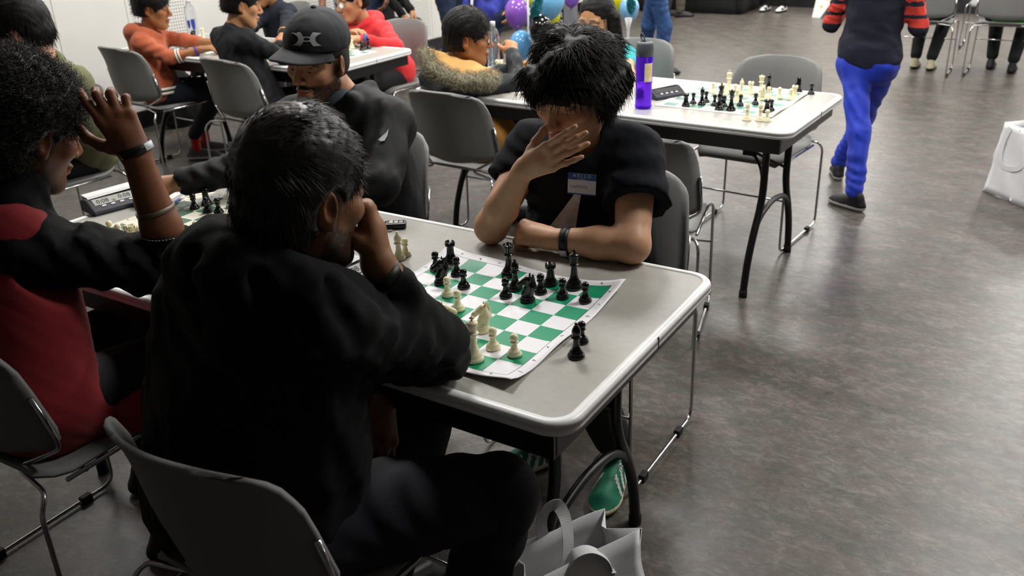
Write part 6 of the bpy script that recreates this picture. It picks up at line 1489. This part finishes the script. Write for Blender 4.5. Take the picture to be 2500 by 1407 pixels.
# a-frame sign
mat('sign_white', 'ece9e4', .5); mat('moon_yellow', 'c9bb3c', .5); mat('moon_orange', 'd98a3a', .5)
al = PZ(1982, 42, 0); e = empty('a_frame_sign', (al[0], al[1], 0), radians(-12), 'white A-frame sign with yellow and orange crescent moons', 'sign')
for s_ in (0, 1):
    V = [(0, 0), (.11, 0), (.19, .14), (.52, .14), (.60, 0), (.71, 0), (.66, 1.0), (.05, 1.0)]; y0 = lambda z: s_*.5-(1 if s_ else -1)*z*.22
    me = bpy.data.meshes.new('leaf'); n = len(V); pts = [(x, y0(z), z) for x, z in V]+[(x, y0(z)+.015, z) for x, z in V]; me.from_pydata(pts, [], [tuple(range(n)), tuple(range(2*n-1, n-1, -1))]+[(i, n+i, n+(i+1) % n, (i+1) % n) for i in range(n)]); me.update(); lf = link('leaf', me, 'sign_white', e, False)
    if s_ == 0:
        for cx, cz, r, m in ((.16, .33, .12, 'moon_yellow'), (.36, .30, .12, 'moon_orange'), (.55, .35, .11, 'moon_yellow')):
            t = np.linspace(.6, 5.0, 20)+1.2; o_ = [(cx+r*cos(q), cz+r*sin(q)) for q in t]+[(cx+.035+r*.80*cos(q), cz+.01+r*.80*sin(q)) for q in t[::-1]]; n = 20
            me = bpy.data.meshes.new('crescent'); me.from_pydata([(x, y0(z)-.002, z) for x, z in o_], [], [(i, i+1, 2*n-2-i, 2*n-1-i) for i in range(n-1)]); me.update(); link('crescent', me, m, lf, False)
        for cx, cz in ((.10, .13), (.61, .15)):
            st = [(cx+(.03 if k % 2 == 0 else .009)*cos(k*pi/4), cz+(.03 if k % 2 == 0 else .009)*sin(k*pi/4)) for k in range(8)]; me = bpy.data.meshes.new('star'); me.from_pydata([(x, y0(z)-.002, z) for x, z in st], [], [tuple(range(8))]); me.update(); link('star', me, 'moon_yellow', lf, False)

# ------------------------------------------------------------------ put every thing's origin at its own base
bpy.context.view_layer.update()
KIDS = {}
for o in COL.objects:
    if o.parent is not None: KIDS.setdefault(o.parent.name, []).append(o)
def tree_box(o, lo, hi):
    if o.type == 'MESH' and len(o.data.vertices):
        V = np.zeros(len(o.data.vertices)*3, np.float32); o.data.vertices.foreach_get('co', V); V = V.reshape(-1, 3); mw = np.array(o.matrix_world); V = V@mw[:3, :3].T+mw[:3, 3]
        lo[:] = np.minimum(lo, V.min(0)); hi[:] = np.maximum(hi, V.max(0))
    for c in KIDS.get(o.name, []): tree_box(c, lo, hi)
for o in list(COL.objects):
    if o.parent is not None or o.get('kind') == 'structure' or o.type in ('CAMERA', 'LIGHT') or Vector(o.location).length > 1e-6: continue
    lo, hi = np.full(3, 1e9), np.full(3, -1e9); tree_box(o, lo, hi)
    if lo[0] > 1e8: continue
    b = Vector((float((lo[0]+hi[0])/2), float((lo[1]+hi[1])/2), float(lo[2])))
    if o.type == 'MESH':
        o.data.transform(Matrix.Translation(-b))
    for c in KIDS.get(o.name, []): c.location = c.location-b
    o.location = b
bpy.context.view_layer.update()
